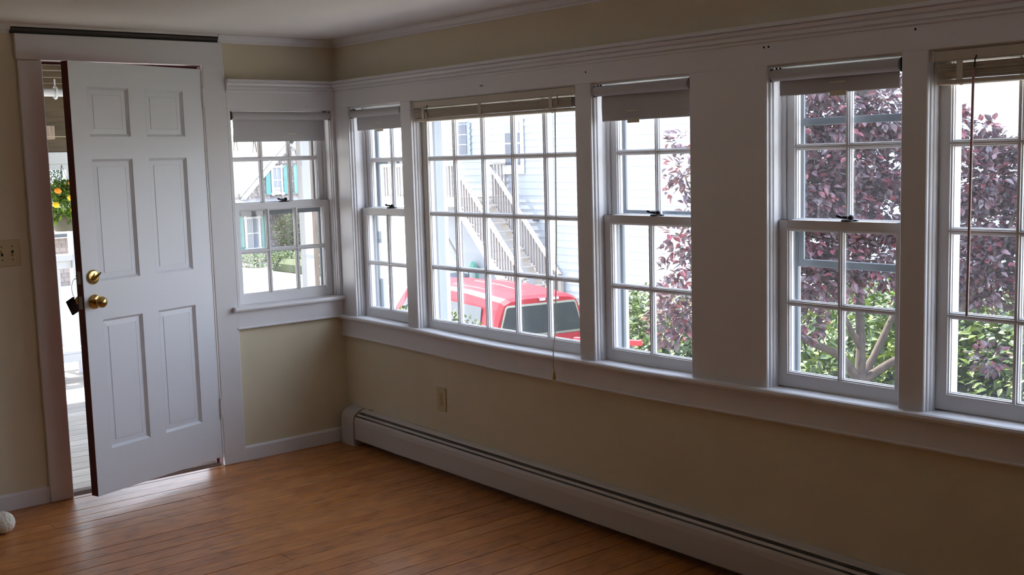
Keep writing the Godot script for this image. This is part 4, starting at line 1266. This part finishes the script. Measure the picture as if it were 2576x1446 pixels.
	for k in 9: eb.append([Vector3(sin(k * 2.4) * 0.9, 2.4 + 0.7 * k, cos(k * 2.4) * 0.9), Vector3(1.6 - 0.1 * k, 0.8, 1.6 - 0.1 * k), 1700])
	foliage("needles", ev, eb, leaf_mesh(0.16, 0.05), M.leaf_green, [Color(0.02, 0.045, 0.03), Color(0.03, 0.06, 0.04), Color(0.05, 0.085, 0.05)], 44, 0.3)

func shed_tone(t: float) -> StandardMaterial3D:
	var key := "shed%d" % int(t * 20.0)
	if not M.has(key):
		var f := int(t * 20.0) / 20.0
		M[key] = paint(Color(0.52 * f, 0.475 * f, 0.445 * f), 0.95)
	return M[key]

func rng_at(k: int, c: int) -> float:
	return sin(k * 12.9898 + c * 78.233) * 0.35

# ------------------------------------------------------------------ white clapboard house with stairs
func white_house() -> void:
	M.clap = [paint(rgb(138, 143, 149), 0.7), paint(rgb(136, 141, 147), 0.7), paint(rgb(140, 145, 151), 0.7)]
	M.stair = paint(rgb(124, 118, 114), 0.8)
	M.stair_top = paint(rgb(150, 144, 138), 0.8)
	M.stair_old = paint(rgb(106, 100, 96), 0.85)
	var h := thing("clapboard_house", Vector3(14.5, 0, 0))
	tag(h, "big white clapboard house with dark-paned door behind the pickup", "house")
	var gy := -2.0
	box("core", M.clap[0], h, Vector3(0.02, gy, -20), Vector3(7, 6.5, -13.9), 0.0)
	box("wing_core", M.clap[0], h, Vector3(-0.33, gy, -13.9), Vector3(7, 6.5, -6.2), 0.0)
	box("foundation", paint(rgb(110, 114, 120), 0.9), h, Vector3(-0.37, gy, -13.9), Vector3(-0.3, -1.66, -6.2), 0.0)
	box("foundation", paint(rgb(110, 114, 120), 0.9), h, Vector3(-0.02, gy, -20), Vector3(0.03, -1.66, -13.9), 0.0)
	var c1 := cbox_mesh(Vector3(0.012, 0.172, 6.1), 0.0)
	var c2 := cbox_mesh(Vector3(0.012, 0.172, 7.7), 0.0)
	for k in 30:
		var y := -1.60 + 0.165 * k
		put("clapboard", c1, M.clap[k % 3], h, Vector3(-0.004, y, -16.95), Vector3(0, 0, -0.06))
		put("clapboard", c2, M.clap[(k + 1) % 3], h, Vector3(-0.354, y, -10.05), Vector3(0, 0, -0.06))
	box("corner_board", M.ext_trim, h, Vector3(-0.40, gy, -13.98), Vector3(-0.3, 5, -13.82), 0.0)
	box("corner_board", M.ext_trim, h, Vector3(-0.05, gy, -14.16), Vector3(0.02, 5, -13.98), 0.0)
	# scalloped door light
	var s := group_node("scalloped_window", h, Vector3(-0.03, 2.02, -17.56))
	var pts: Array = []
	var hw := 0.27
	var hh := 0.42
	var dirs := [[Vector2(-hw, -hh), Vector2(hw, -hh), 4], [Vector2(hw, -hh), Vector2(hw, hh), 6], [Vector2(hw, hh), Vector2(-hw, hh), 4], [Vector2(-hw, hh), Vector2(-hw, -hh), 6]]
	for d in dirs:
		var n: int = d[2]
		var dd: Vector2 = (d[1] - d[0]) / n
		var outn := Vector2(dd.y, -dd.x).normalized()
		for k in n:
			for j in 5:
				var t := j / 5.0
				var p: Vector2 = d[0] + dd * (k + t) + outn * sin(t * PI) * 0.03
				pts.append(p.x); pts.append(p.y)
	put("scalloped_frame", sweep_mesh(pv(pts), [[Vector3(0, 0, 0), Vector3(0, 0, 1), Vector3.UP], [Vector3(-0.03, 0, 0), Vector3(0, 0, 1), Vector3.UP]]), paint(rgb(122, 130, 142), 0.6), s)
	for k in 3:
		box("pane", M.glass_dark, s, Vector3(-0.045, -0.36 + 0.25 * k, -0.22), Vector3(-0.03, -0.13 + 0.25 * k, 0.16), 0.0)
	for k in 2:
		box("bar", M.ext_trim, s, Vector3(-0.05, -0.13 + 0.25 * k, -0.22), Vector3(-0.03, -0.11 + 0.25 * k, 0.16), 0.0)
	# second door with a column of panes
	var w := group_node("door_window", h, Vector3(-0.03, 1.86, -15.62))
	box("casing", M.ext_trim, w, Vector3(-0.03, -0.72, -0.42), Vector3(0.0, 0.62, 0.40), 0.0)
	for k in 4:
		for c in 2:
			box("pane", M.glass_dark if k < 3 else M.curtain, w, Vector3(-0.045, -0.50 + 0.27 * k, -0.26 + 0.30 * c), Vector3(-0.03, -0.27 + 0.27 * k, -0.02 + 0.30 * c), 0.0)
	box("door_light", M.ext_trim, h, Vector3(-0.12, 2.46, -17.75), Vector3(-0.02, 2.50, -17.35), 0.0)
	box("vent", M.glass_dark, h, Vector3(-0.05, 0.02, -14.95), Vector3(-0.02, 0.18, -14.75), 0.0)

	# outside staircase with deck
	var t := thing("outside_staircase")
	tag(t, "weathered pale wooden staircase and landing on the white house", "staircase")
	var x0 := 13.0
	var x1 := 14.0
	var run := 0.192
	var rise := 0.2
	var zt := -15.95
	var yt := 0.62
	# landing
	for k in 9: box("deck_board", M.stair, t, Vector3(x0 - 0.02 + 0.165 * k, yt - 0.03, -19.6), Vector3(x0 + 0.14 + 0.165 * k, yt, zt), 0.0)
	box("rim_board", M.stair_top, t, Vector3(x0 - 0.05, yt - 0.2, -19.6), Vector3(x0 - 0.02, yt + 0.0, zt + 0.02), 0.0)
	for p in [[x0, zt - 0.09], [x0, -17.75], [x0, -19.5]]:
		box("landing_post", M.stair_old, t, Vector3(p[0], -2, p[1]), Vector3(p[0] + 0.09, yt - 0.03, p[1] + 0.09), 0.0)
	put("brace", tube_mesh([Vector3(x0 + 0.05, -0.9, zt - 0.05), Vector3(x0 + 0.05, 0.2, zt - 1.0)], 0.03, 4), M.stair_old, t)
	# rails of the landing
	box("hand_rail", M.stair_top, t, Vector3(x0 - 0.06, yt + 0.76, -19.6), Vector3(x0 + 0.08, yt + 0.80, zt), 0.0)
	var bal := cbox_mesh(Vector3(0.035, 0.74, 0.035), 0.0)
	var z := zt - 0.1
	while z > -19.6:
		put("baluster", bal, M.stair, t, Vector3(x0, yt + 0.39, z))
		z -= 0.115
	box("hand_rail", M.stair_top, t, Vector3(x1, yt + 0.76, zt - 0.06), Vector3(14.48, yt + 0.80, zt + 0.06), 0.0)
	for k in 5: put("baluster", bal, M.stair, t, Vector3(x1 + 0.06 + 0.1 * k, yt + 0.39, zt))
	# flight
	var n := 13
	for k in n:
		var zz := zt + run * k
		var yy := yt - rise * (k + 1)
		if yy < -1.99: break
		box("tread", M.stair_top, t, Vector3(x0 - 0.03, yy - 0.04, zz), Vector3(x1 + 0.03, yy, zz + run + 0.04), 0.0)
	var L := Vector3(0, -rise * n, run * n)
	for x in [x0 - 0.02, x1 + 0.02]:
		var st := start()
		add_sweep(st, pv([-0.02, -0.32, 0.02, -0.32, 0.02, -0.04, -0.02, -0.04]), [[Vector3(x, yt - 0.05, zt), Vector3.RIGHT, Vector3.UP], [Vector3(x, yt - 0.05, zt) + L, Vector3.RIGHT, Vector3.UP]])
		put("stringer", st.commit(), M.stair_top, t)
		st = start()
		add_sweep(st, pv([-0.06, -0.02, 0.06, -0.02, 0.06, 0.03, -0.06, 0.03]), [[Vector3(x, yt + 0.74, zt - 0.05), Vector3.RIGHT, Vector3.UP], [Vector3(x, yt + 0.74, zt - 0.05) + L * 0.97, Vector3.RIGHT, Vector3.UP]])
		put("hand_rail", st.commit(), M.stair_top, t)
		for k in n * 2 - 1:
			var f := (k + 0.5) / (n * 2.0)
			put("baluster", cbox_mesh(Vector3(0.035, 0.86, 0.035), 0.0), M.stair, t, Vector3(x, yt + 0.29, zt) + L * f)
		box("newel", M.stair, t, Vector3(x - 0.045, -2.0, zt + L.z * 0.97 - 0.05), Vector3(x + 0.045, yt + 0.72 + L.y * 0.97, zt + L.z * 0.97 + 0.04), 0.0)

	# green hose coiled on the wall, grey bin
	var ho := thing("garden_hose", Vector3(14.36, -1.36, -17.2))
	tag(ho, "green garden hose coiled on the wall under the stairs", "hose")
	M.hose = paint(rgb(70, 150, 130), 0.45)
	for k in 5:
		var hp: Array = []
		for i in 25:
			var a := TAU * i / 24.0
			hp.append(Vector3(-0.03 * k, (0.40 - 0.03 * k) * cos(a) - 0.1, (0.20 - 0.012 * k) * sin(a) + 0.02 * k))
		put("coil", tube_mesh(hp, 0.014, 6), M.hose, ho)
	box("hanger", M.stair_old, ho, Vector3(-0.1, 0.08, -0.12), Vector3(0.1, 0.16, 0.12), 0.0)
	var bi := thing("rubbish_bin", Vector3(13.6, -2.0, -16.9))
	tag(bi, "dark grey bin standing under the outside stairs", "bin")
	put("bin_body", lathe_mesh([0.0, 0.0, 0.24, 0.0, 0.29, 0.62, 0.3, 0.64, 0.0, 0.64], 20), paint(rgb(104, 108, 116), 0.7), bi)
	put("lid", lathe_mesh([0.32, 0.63, 0.32, 0.67, 0.2, 0.72, 0.0, 0.73], 20), paint(rgb(92, 96, 104), 0.7), bi)

	# shrubs between the yards
	shrub("leafy_shrub", Vector3(5.2, -2, -6.6), 0.9, 1.75, 900, "small green shrub outside the narrow corner window", 71)
	shrub("leafy_shrub", Vector3(7.3, -2, -11.9), 0.7, 1.3, 900, "green shrub beyond the pickup's cab", 72)
	shrub("leafy_shrub", Vector3(10.9, -2, -8.2), 1.1, 1.3, 1200, "green shrub right of the pickup against the white house", 73)
	shrub("leafy_shrub", Vector3(8.2, -2, -4.6), 1.15, 1.75, 2600, "light green shrub below the white house, left of the plum tree", 74)
	shrub("leafy_shrub", Vector3(9.6, -2, -3.2), 1.2, 1.75, 2400, "light green shrub behind the plum tree's left branches", 78)
	var rb := thing("red_plank", Vector3(5.5, -2.0, -2.8), 0.42)
	tag(rb, "low red painted plank fence below the light green shrub", "fence")
	box("plank", paint(rgb(176, 36, 44), 0.6), rb, Vector3(-0.05, 1.50, -0.9), Vector3(0.0, 1.56, -0.12), 0.004)
	for zz in [-0.8, -0.3]:
		box("post", M.stair_old, rb, Vector3(0.0, 0, zz), Vector3(0.06, 1.52, zz + 0.06), 0.004)

func shrub(called: String, at: Vector3, rad: float, h: float, n: int, label: String, sd: int, cols: Array = [], bright := 1.0) -> Node3D:
	var o := thing(called, at)
	tag(o, label, "shrub", "green shrubs in the yard")
	var r := RandomNumberGenerator.new()
	r.seed = sd
	var blobs: Array = []
	var nb := 7
	for k in nb:
		var a := TAU * k / nb
		var p := Vector3(cos(a) * rad * 0.5, h * r.randf_range(0.35, 0.75), sin(a) * rad * 0.5)
		blobs.append([p, Vector3(rad * 0.55, h * 0.3, rad * 0.55), int(n * 3.0 / nb)])
		put("stem", tube_mesh([Vector3(p.x * 0.2, 0, p.z * 0.2), Vector3(p.x * 0.6, p.y * 0.6, p.z * 0.6), p], [0.02, 0.014, 0.008], 6), M.bark, o)
	if cols.is_empty():
		cols = [Color(0.035 * bright, 0.065 * bright, 0.008 * bright), Color(0.055 * bright, 0.095 * bright, 0.010 * bright), Color(0.09 * bright, 0.135 * bright, 0.014 * bright), Color(0.022 * bright, 0.042 * bright, 0.008 * bright)]
	foliage("leaves", o, blobs, leaf_mesh(0.095, 0.056), M.leaf_green, cols, sd, 0.0)
	return o

# ------------------------------------------------------------------ red pickup with a cap
func pickup() -> void:
	M.red = paint(rgb(140, 8, 24), 0.45, 0.3)
	M.chrome = paint(rgb(200, 196, 192), 0.25)
	M.chrome.metallic = 0.8
	M.tail_grey = paint(rgb(72, 74, 79), 0.5)
	M.cab_glass = paint(rgb(38, 42, 44), 0.06)
	M.tyre = paint(rgb(22, 22, 24), 0.9)
	# local: -z is forwards, z = 0 at the tailgate
	var t := thing("pickup_truck", Vector3(7.05, -2.0, -6.35), deg_to_rad(-10.7))
	tag(t, "red pickup truck with a cap over its bed, seen from behind", "truck")
	var hw := 0.80
	# bed and body sides
	var body := start()
	add_cbox(body, Vector3(-hw, 0.45, -4.6), Vector3(hw, 0.98, -0.03), 0.05)
	put("body", body.commit(), M.red, t)
	box("tailgate", M.tail_grey, t, Vector3(-hw + 0.06, 0.48, -0.04), Vector3(hw - 0.06, 0.96, 0.015), 0.02)
	box("belt_strip", M.red, t, Vector3(-hw, 0.955, -0.06), Vector3(hw, 1.05, 0.01), 0.012)
	# row of pale rivets along the top of the tailgate
	for k in 22: put("rivet", cbox_mesh(Vector3(0.014, 0.010, 0.006), 0.0), M.ext_trim, t, Vector3(-0.05 + 0.034 * k, 0.915, 0.018))
	box("bumper", M.chrome, t, Vector3(-hw, 0.32, -0.02), Vector3(hw, 0.46, 0.12), 0.02)
	for s in [-1, 1]:
		box("tail_lamp", paint(rgb(150, 10, 20), 0.2), t, Vector3(s * (hw - 0.06) - 0.055, 0.56, -0.05), Vector3(s * (hw - 0.06) + 0.055, 0.92, 0.01), 0.01)
	# cap: sections (z, half width at belt, half width at roof, roof height)
	var secs := [[0.0, 0.76, 0.58, 1.58], [-0.10, 0.77, 0.60, 1.615], [-1.1, 0.77, 0.61, 1.66], [-2.05, 0.77, 0.61, 1.655]]
	var cap := start()
	var ring := func(s: Array) -> Array:
		var z: float = s[0]
		var b: float = s[1]
		var r: float = s[2]
		var y: float = s[3]
		return [Vector3(-b, 0.98, z), Vector3(-b + 0.01, 1.08, z), Vector3(-r - 0.05, y - 0.16, z), Vector3(-r, y - 0.06, z), Vector3(-r + 0.10, y - 0.015, z), Vector3(-0.25, y + 0.008, z), Vector3(0.25, y + 0.008, z), Vector3(r - 0.10, y - 0.015, z), Vector3(r, y - 0.06, z), Vector3(r + 0.05, y - 0.16, z), Vector3(b - 0.01, 1.08, z), Vector3(b, 0.98, z)]
	for i in secs.size() - 1:
		var a: Array = ring.call(secs[i])
		var b: Array = ring.call(secs[i + 1])
		for k in a.size() - 1:
			quad_auto(cap, a[k], a[k + 1], b[k + 1], b[k], Vector3(0, 1.2, (secs[i][0] + secs[i + 1][0]) * 0.5))
	var e: Array = ring.call(secs[0])
	for k in range(1, e.size() - 1): tri(cap, e[0], e[k], e[k + 1], Vector3(0, 0, 1))
	e = ring.call(secs[secs.size() - 1])
	for k in range(1, e.size() - 1): tri(cap, e[0], e[k], e[k + 1], Vector3(0, 0, -1))
	put("cap", cap.commit(), M.red, t)
	for x in [-0.36, 0.0, 0.36]:
		put("cap_rib", tube_mesh([Vector3(x, 1.60 - absf(x) * 0.05, -0.25), Vector3(x, 1.655 - absf(x) * 0.05, -1.1), Vector3(x, 1.652 - absf(x) * 0.05, -1.95)], 0.03, 6), M.red, t)
	# rear hatch: frame and glass
	var hp := pv([-0.70, 1.06, 0.70, 1.06, 0.575, 1.49, 0.54, 1.52, -0.54, 1.52, -0.575, 1.49])
	put("hatch_frame", sweep_mesh(hp, [[Vector3(0, 0, -0.01), Vector3.RIGHT, Vector3.UP], [Vector3(0, 0, 0.012), Vector3.RIGHT, Vector3.UP]]), M.chrome, t)
	var gp := pv([-0.665, 1.095, 0.665, 1.095, 0.552, 1.475, 0.525, 1.492, -0.525, 1.492, -0.552, 1.475])
	put("hatch_glass", sweep_mesh(gp, [[Vector3(0, 0, 0.010), Vector3.RIGHT, Vector3.UP], [Vector3(0, 0, 0.018), Vector3.RIGHT, Vector3.UP]]), M.cab_glass, t)
	var bl := group_node("brake_lamp", t, Vector3(0.12, 1.565, 0.0))
	box("housing", paint(rgb(120, 16, 40), 0.3), bl, Vector3(-0.16, -0.02, -0.02), Vector3(0.16, 0.03, 0.03), 0.008)
	for x in [-0.11, 0.11]: box("lens", M.ext_trim, bl, Vector3(x - 0.045, -0.015, 0.03), Vector3(x + 0.045, 0.02, 0.034), 0.0)
	# side windows of the cap
	for s in [-1, 1]:
		var wq := start()
		var pa := [Vector3(s * 0.753, 1.10, -0.42), Vector3(s * 0.753, 1.10, -1.85), Vector3(s * 0.672, 1.46, -1.78), Vector3(s * 0.672, 1.46, -0.48)]
		var outv := Vector3(s, 0.22, 0).normalized()
		quad(wq, pa[0] + outv * 0.012, pa[1] + outv * 0.012, pa[2] + outv * 0.012, pa[3] + outv * 0.012, outv)
		for k in 4: quad_auto(wq, pa[k], pa[(k + 1) % 4], pa[(k + 1) % 4] + outv * 0.012, pa[k] + outv * 0.012, Vector3(s * 0.7, 1.28, -1.1))
		put("side_glass", wq.commit(), M.cab_glass, t)
	# cab and bonnet
	var cab := start()
	var cs := [[-2.10, 0.76, 0.60, 1.56], [-2.2, 0.76, 0.62, 1.60], [-3.1, 0.77, 0.62, 1.60], [-3.75, 0.77, 0.70, 1.02]]
	for i in cs.size() - 1:
		var a: Array = ring.call(cs[i])
		var b: Array = ring.call(cs[i + 1])
		for k in a.size() - 1: quad_auto(cab, a[k], a[k + 1], b[k + 1], b[k], Vector3(0, 1.0, (cs[i][0] + cs[i + 1][0]) * 0.5))
	var e0: Array = ring.call(cs[0])
	for k in range(1, e0.size() - 1): tri(cab, e0[0], e0[k], e0[k + 1], Vector3(0, 0, 1))
	put("cab", cab.commit(), M.red, t)
	for s in [-1, 1]:
		var wq := start()
		var outv := Vector3(s, 0.22, 0).normalized()
		var pa := [Vector3(s * 0.757, 1.07, -2.35), Vector3(s * 0.757, 1.07, -3.2), Vector3(s * 0.68, 1.42, -2.95), Vector3(s * 0.68, 1.42, -2.4)]
		quad(wq, pa[0] + outv * 0.014, pa[1] + outv * 0.014, pa[2] + outv * 0.014, pa[3] + outv * 0.014, outv)
		put("door_glass", wq.commit(), M.cab_glass, t)
		box("mirror", M.tyre, t, Vector3(s * 0.90 - 0.07, 1.05, -3.12), Vector3(s * 0.90 + 0.07, 1.2, -3.05), 0.02)
	for p in [[-0.72, -0.95], [0.72, -0.95], [-0.72, -3.75], [0.72, -3.75]]:
		var w := group_node("wheel", t, Vector3(p[0], 0.33, p[1]), Vector3(0, 0, PI * 0.5))
		put("tyre", lathe_mesh([0.2, -0.1, 0.31, -0.1, 0.33, -0.06, 0.33, 0.06, 0.31, 0.1, 0.2, 0.1], 24), M.tyre, w)
		put("rim", lathe_mesh([0.0, -0.08, 0.2, -0.09, 0.2, 0.09, 0.0, 0.08], 16), M.chrome, w)

# ------------------------------------------------------------------ plum tree and the green behind it
func plum_tree() -> void:
	var t := thing("plum_tree", Vector3(4.1, -2.0, 0.61))
	tag(t, "purple-leaved plum tree with a forked grey trunk outside the windows", "tree")
	var B := t.position
	var C0 := Vector3(4.11, -0.22, 0.60)
	put("trunk", tube_mesh([Vector3(0, -0.02, 0), Vector3(0.02, 0.9, 0.01), C0 - B], [0.10, 0.075, 0.062], 12), M.bark, t)
	var limbs := [
		[[C0, Vector3(3.92, 0.01, 0.54), Vector3(3.70, 0.11, 0.48), Vector3(3.52, 0.20, 0.44), Vector3(3.24, 0.45, 0.30), Vector3(2.97, 0.81, 0.16), Vector3(2.90, 1.35, -0.05)], [0.05, 0.042, 0.036, 0.03, 0.022, 0.014, 0.006]],
		[[C0, Vector3(4.13, 0.02, 0.59), Vector3(4.25, 0.49, 0.49), Vector3(4.36, 0.96, 0.38), Vector3(4.47, 1.45, 0.27), Vector3(4.49, 1.95, 0.22)], [0.055, 0.046, 0.04, 0.03, 0.02, 0.008]],
		[[C0, Vector3(4.28, -0.06, 0.60), Vector3(4.38, 0.15, 0.65), Vector3(4.65, 0.52, 0.69), Vector3(4.91, 1.06, 0.69), Vector3(5.0, 1.6, 0.8)], [0.045, 0.038, 0.034, 0.026, 0.017, 0.007]],
		[[C0, Vector3(4.27, -0.10, 0.72), Vector3(4.35, 0.03, 0.90), Vector3(4.50, 0.27, 1.13), Vector3(4.72, 0.74, 1.37), Vector3(5.0, 1.35, 1.4)], [0.045, 0.04, 0.036, 0.028, 0.018, 0.007]],
		[[Vector3(4.13, 0.02, 0.59), Vector3(3.98, 0.33, 0.52), Vector3(3.95, 0.72, 0.47), Vector3(4.08, 1.2, 0.36), Vector3(4.12, 1.75, 0.31)], [0.028, 0.024, 0.02, 0.014, 0.006]],
		[[Vector3(3.24, 0.45, 0.30), Vector3(2.98, 0.42, 0.02), Vector3(2.84, 0.35, -0.12)], [0.014, 0.009, 0.004]],
		[[Vector3(2.97, 0.81, 0.16), Vector3(2.86, 0.82, 0.04), Vector3(2.74, 0.72, -0.03)], [0.009, 0.006, 0.003]]]
	for l in limbs:
		var pts: Array = []
		for p in l[0]: pts.append(p - B)
		var rad: Array = []
		for v in l[1]: rad.append(v * 0.78)
		put("branch", tube_mesh(pts, rad, 8), M.bark, t)
	var cl := [[2.79, 0.93, -0.01, 0.14, 40], [2.80, 0.79, 0.01, 0.16, 46], [2.73, 0.70, -0.02, 0.11, 16], [2.95, 1.43, -0.09, 0.15, 46], [2.92, 1.62, -0.14, 0.08, 18], [2.84, 1.30, -0.03, 0.13, 22],
		[2.90, 0.42, -0.11, 0.24, 170], [2.82, 0.31, -0.14, 0.18, 70], [3.0, 0.62, 0.08, 0.2, 90], [3.05, 1.1, 0.05, 0.22, 110], [3.3, 0.9, 0.2, 0.3, 260], [3.4, 1.4, 0.2, 0.3, 240], [3.6, 1.7, 0.2, 0.3, 240],
		[4.10, 1.79, 0.30, 0.36, 360], [4.48, 1.87, 0.47, 0.36, 330], [4.21, 1.46, 0.30, 0.36, 380], [4.57, 1.38, 0.49, 0.36, 360], [4.07, 1.16, 0.36, 0.34, 330], [4.45, 1.08, 0.56, 0.34, 270], [3.95, 0.81, 0.45, 0.30, 230], [4.30, 0.73, 0.63, 0.30, 230], [3.68, 0.59, 0.39, 0.26, 170], [3.95, 0.57, 0.48, 0.26, 150], [3.75, 1.3, 0.3, 0.35, 320], [3.7, 0.95, 0.3, 0.32, 280],
		[4.30, 2.2, 0.3, 0.34, 260], [3.9, 2.1, 0.25, 0.32, 230], [4.62, 0.40, 0.75, 0.2, 60], [3.62, 0.28, 0.42, 0.18, 60],
		[4.90, 1.25, 1.05, 0.30, 280], [5.12, 1.33, 1.22, 0.28, 240], [4.99, 0.95, 1.17, 0.32, 300], [4.73, 0.69, 1.12, 0.30, 250], [4.95, 0.66, 1.32, 0.30, 240], [5.02, 1.66, 1.08, 0.09, 22], [5.02, 1.5, 1.1, 0.14, 50], [4.84, 1.70, 0.90, 0.16, 90], [4.78, 0.49, 1.19, 0.24, 120], [4.68, -0.03, 1.32, 0.13, 28], [5.2, 1.0, 1.5, 0.36, 330], [5.0, 0.5, 1.6, 0.3, 180], [5.2, 1.5, 1.6, 0.35, 260]]
	var blobs: Array = []
	for c in cl: blobs.append([Vector3(c[0], c[1], c[2]) - B, Vector3(c[3], c[3] * 0.9, c[3]), int(c[4] * (1.9 if c[0] < 3.02 else 3.2))])
	foliage("leaves", t, blobs, leaf_mesh(0.066, 0.041), M.leaf_purple, [Color(0.095, 0.055, 0.066), Color(0.125, 0.066, 0.08), Color(0.085, 0.062, 0.076), Color(0.18, 0.055, 0.07), Color(0.15, 0.115, 0.125)], 123, 0.0, 0.7, 1.2)

	shrub("leafy_shrub", Vector3(5.9, -2, -0.4), 1.2, 2.3, 3800, "dense green shrub behind the forked trunk of the plum tree", 81)
	shrub("leafy_shrub", Vector3(6.9, -2, 0.1), 1.2, 2.6, 3400, "bright green shrub right of the forked plum trunk", 82, [], 1.2)
	shrub("leafy_shrub", Vector3(6.4, -2, 1.5), 1.2, 2.4, 3000, "green shrub behind the rightmost wide window", 83)
	shrub("leafy_shrub", Vector3(5.6, -2, 2.4), 1.0, 1.9, 2000, "green shrub outside, past the right edge of the photo", 84)
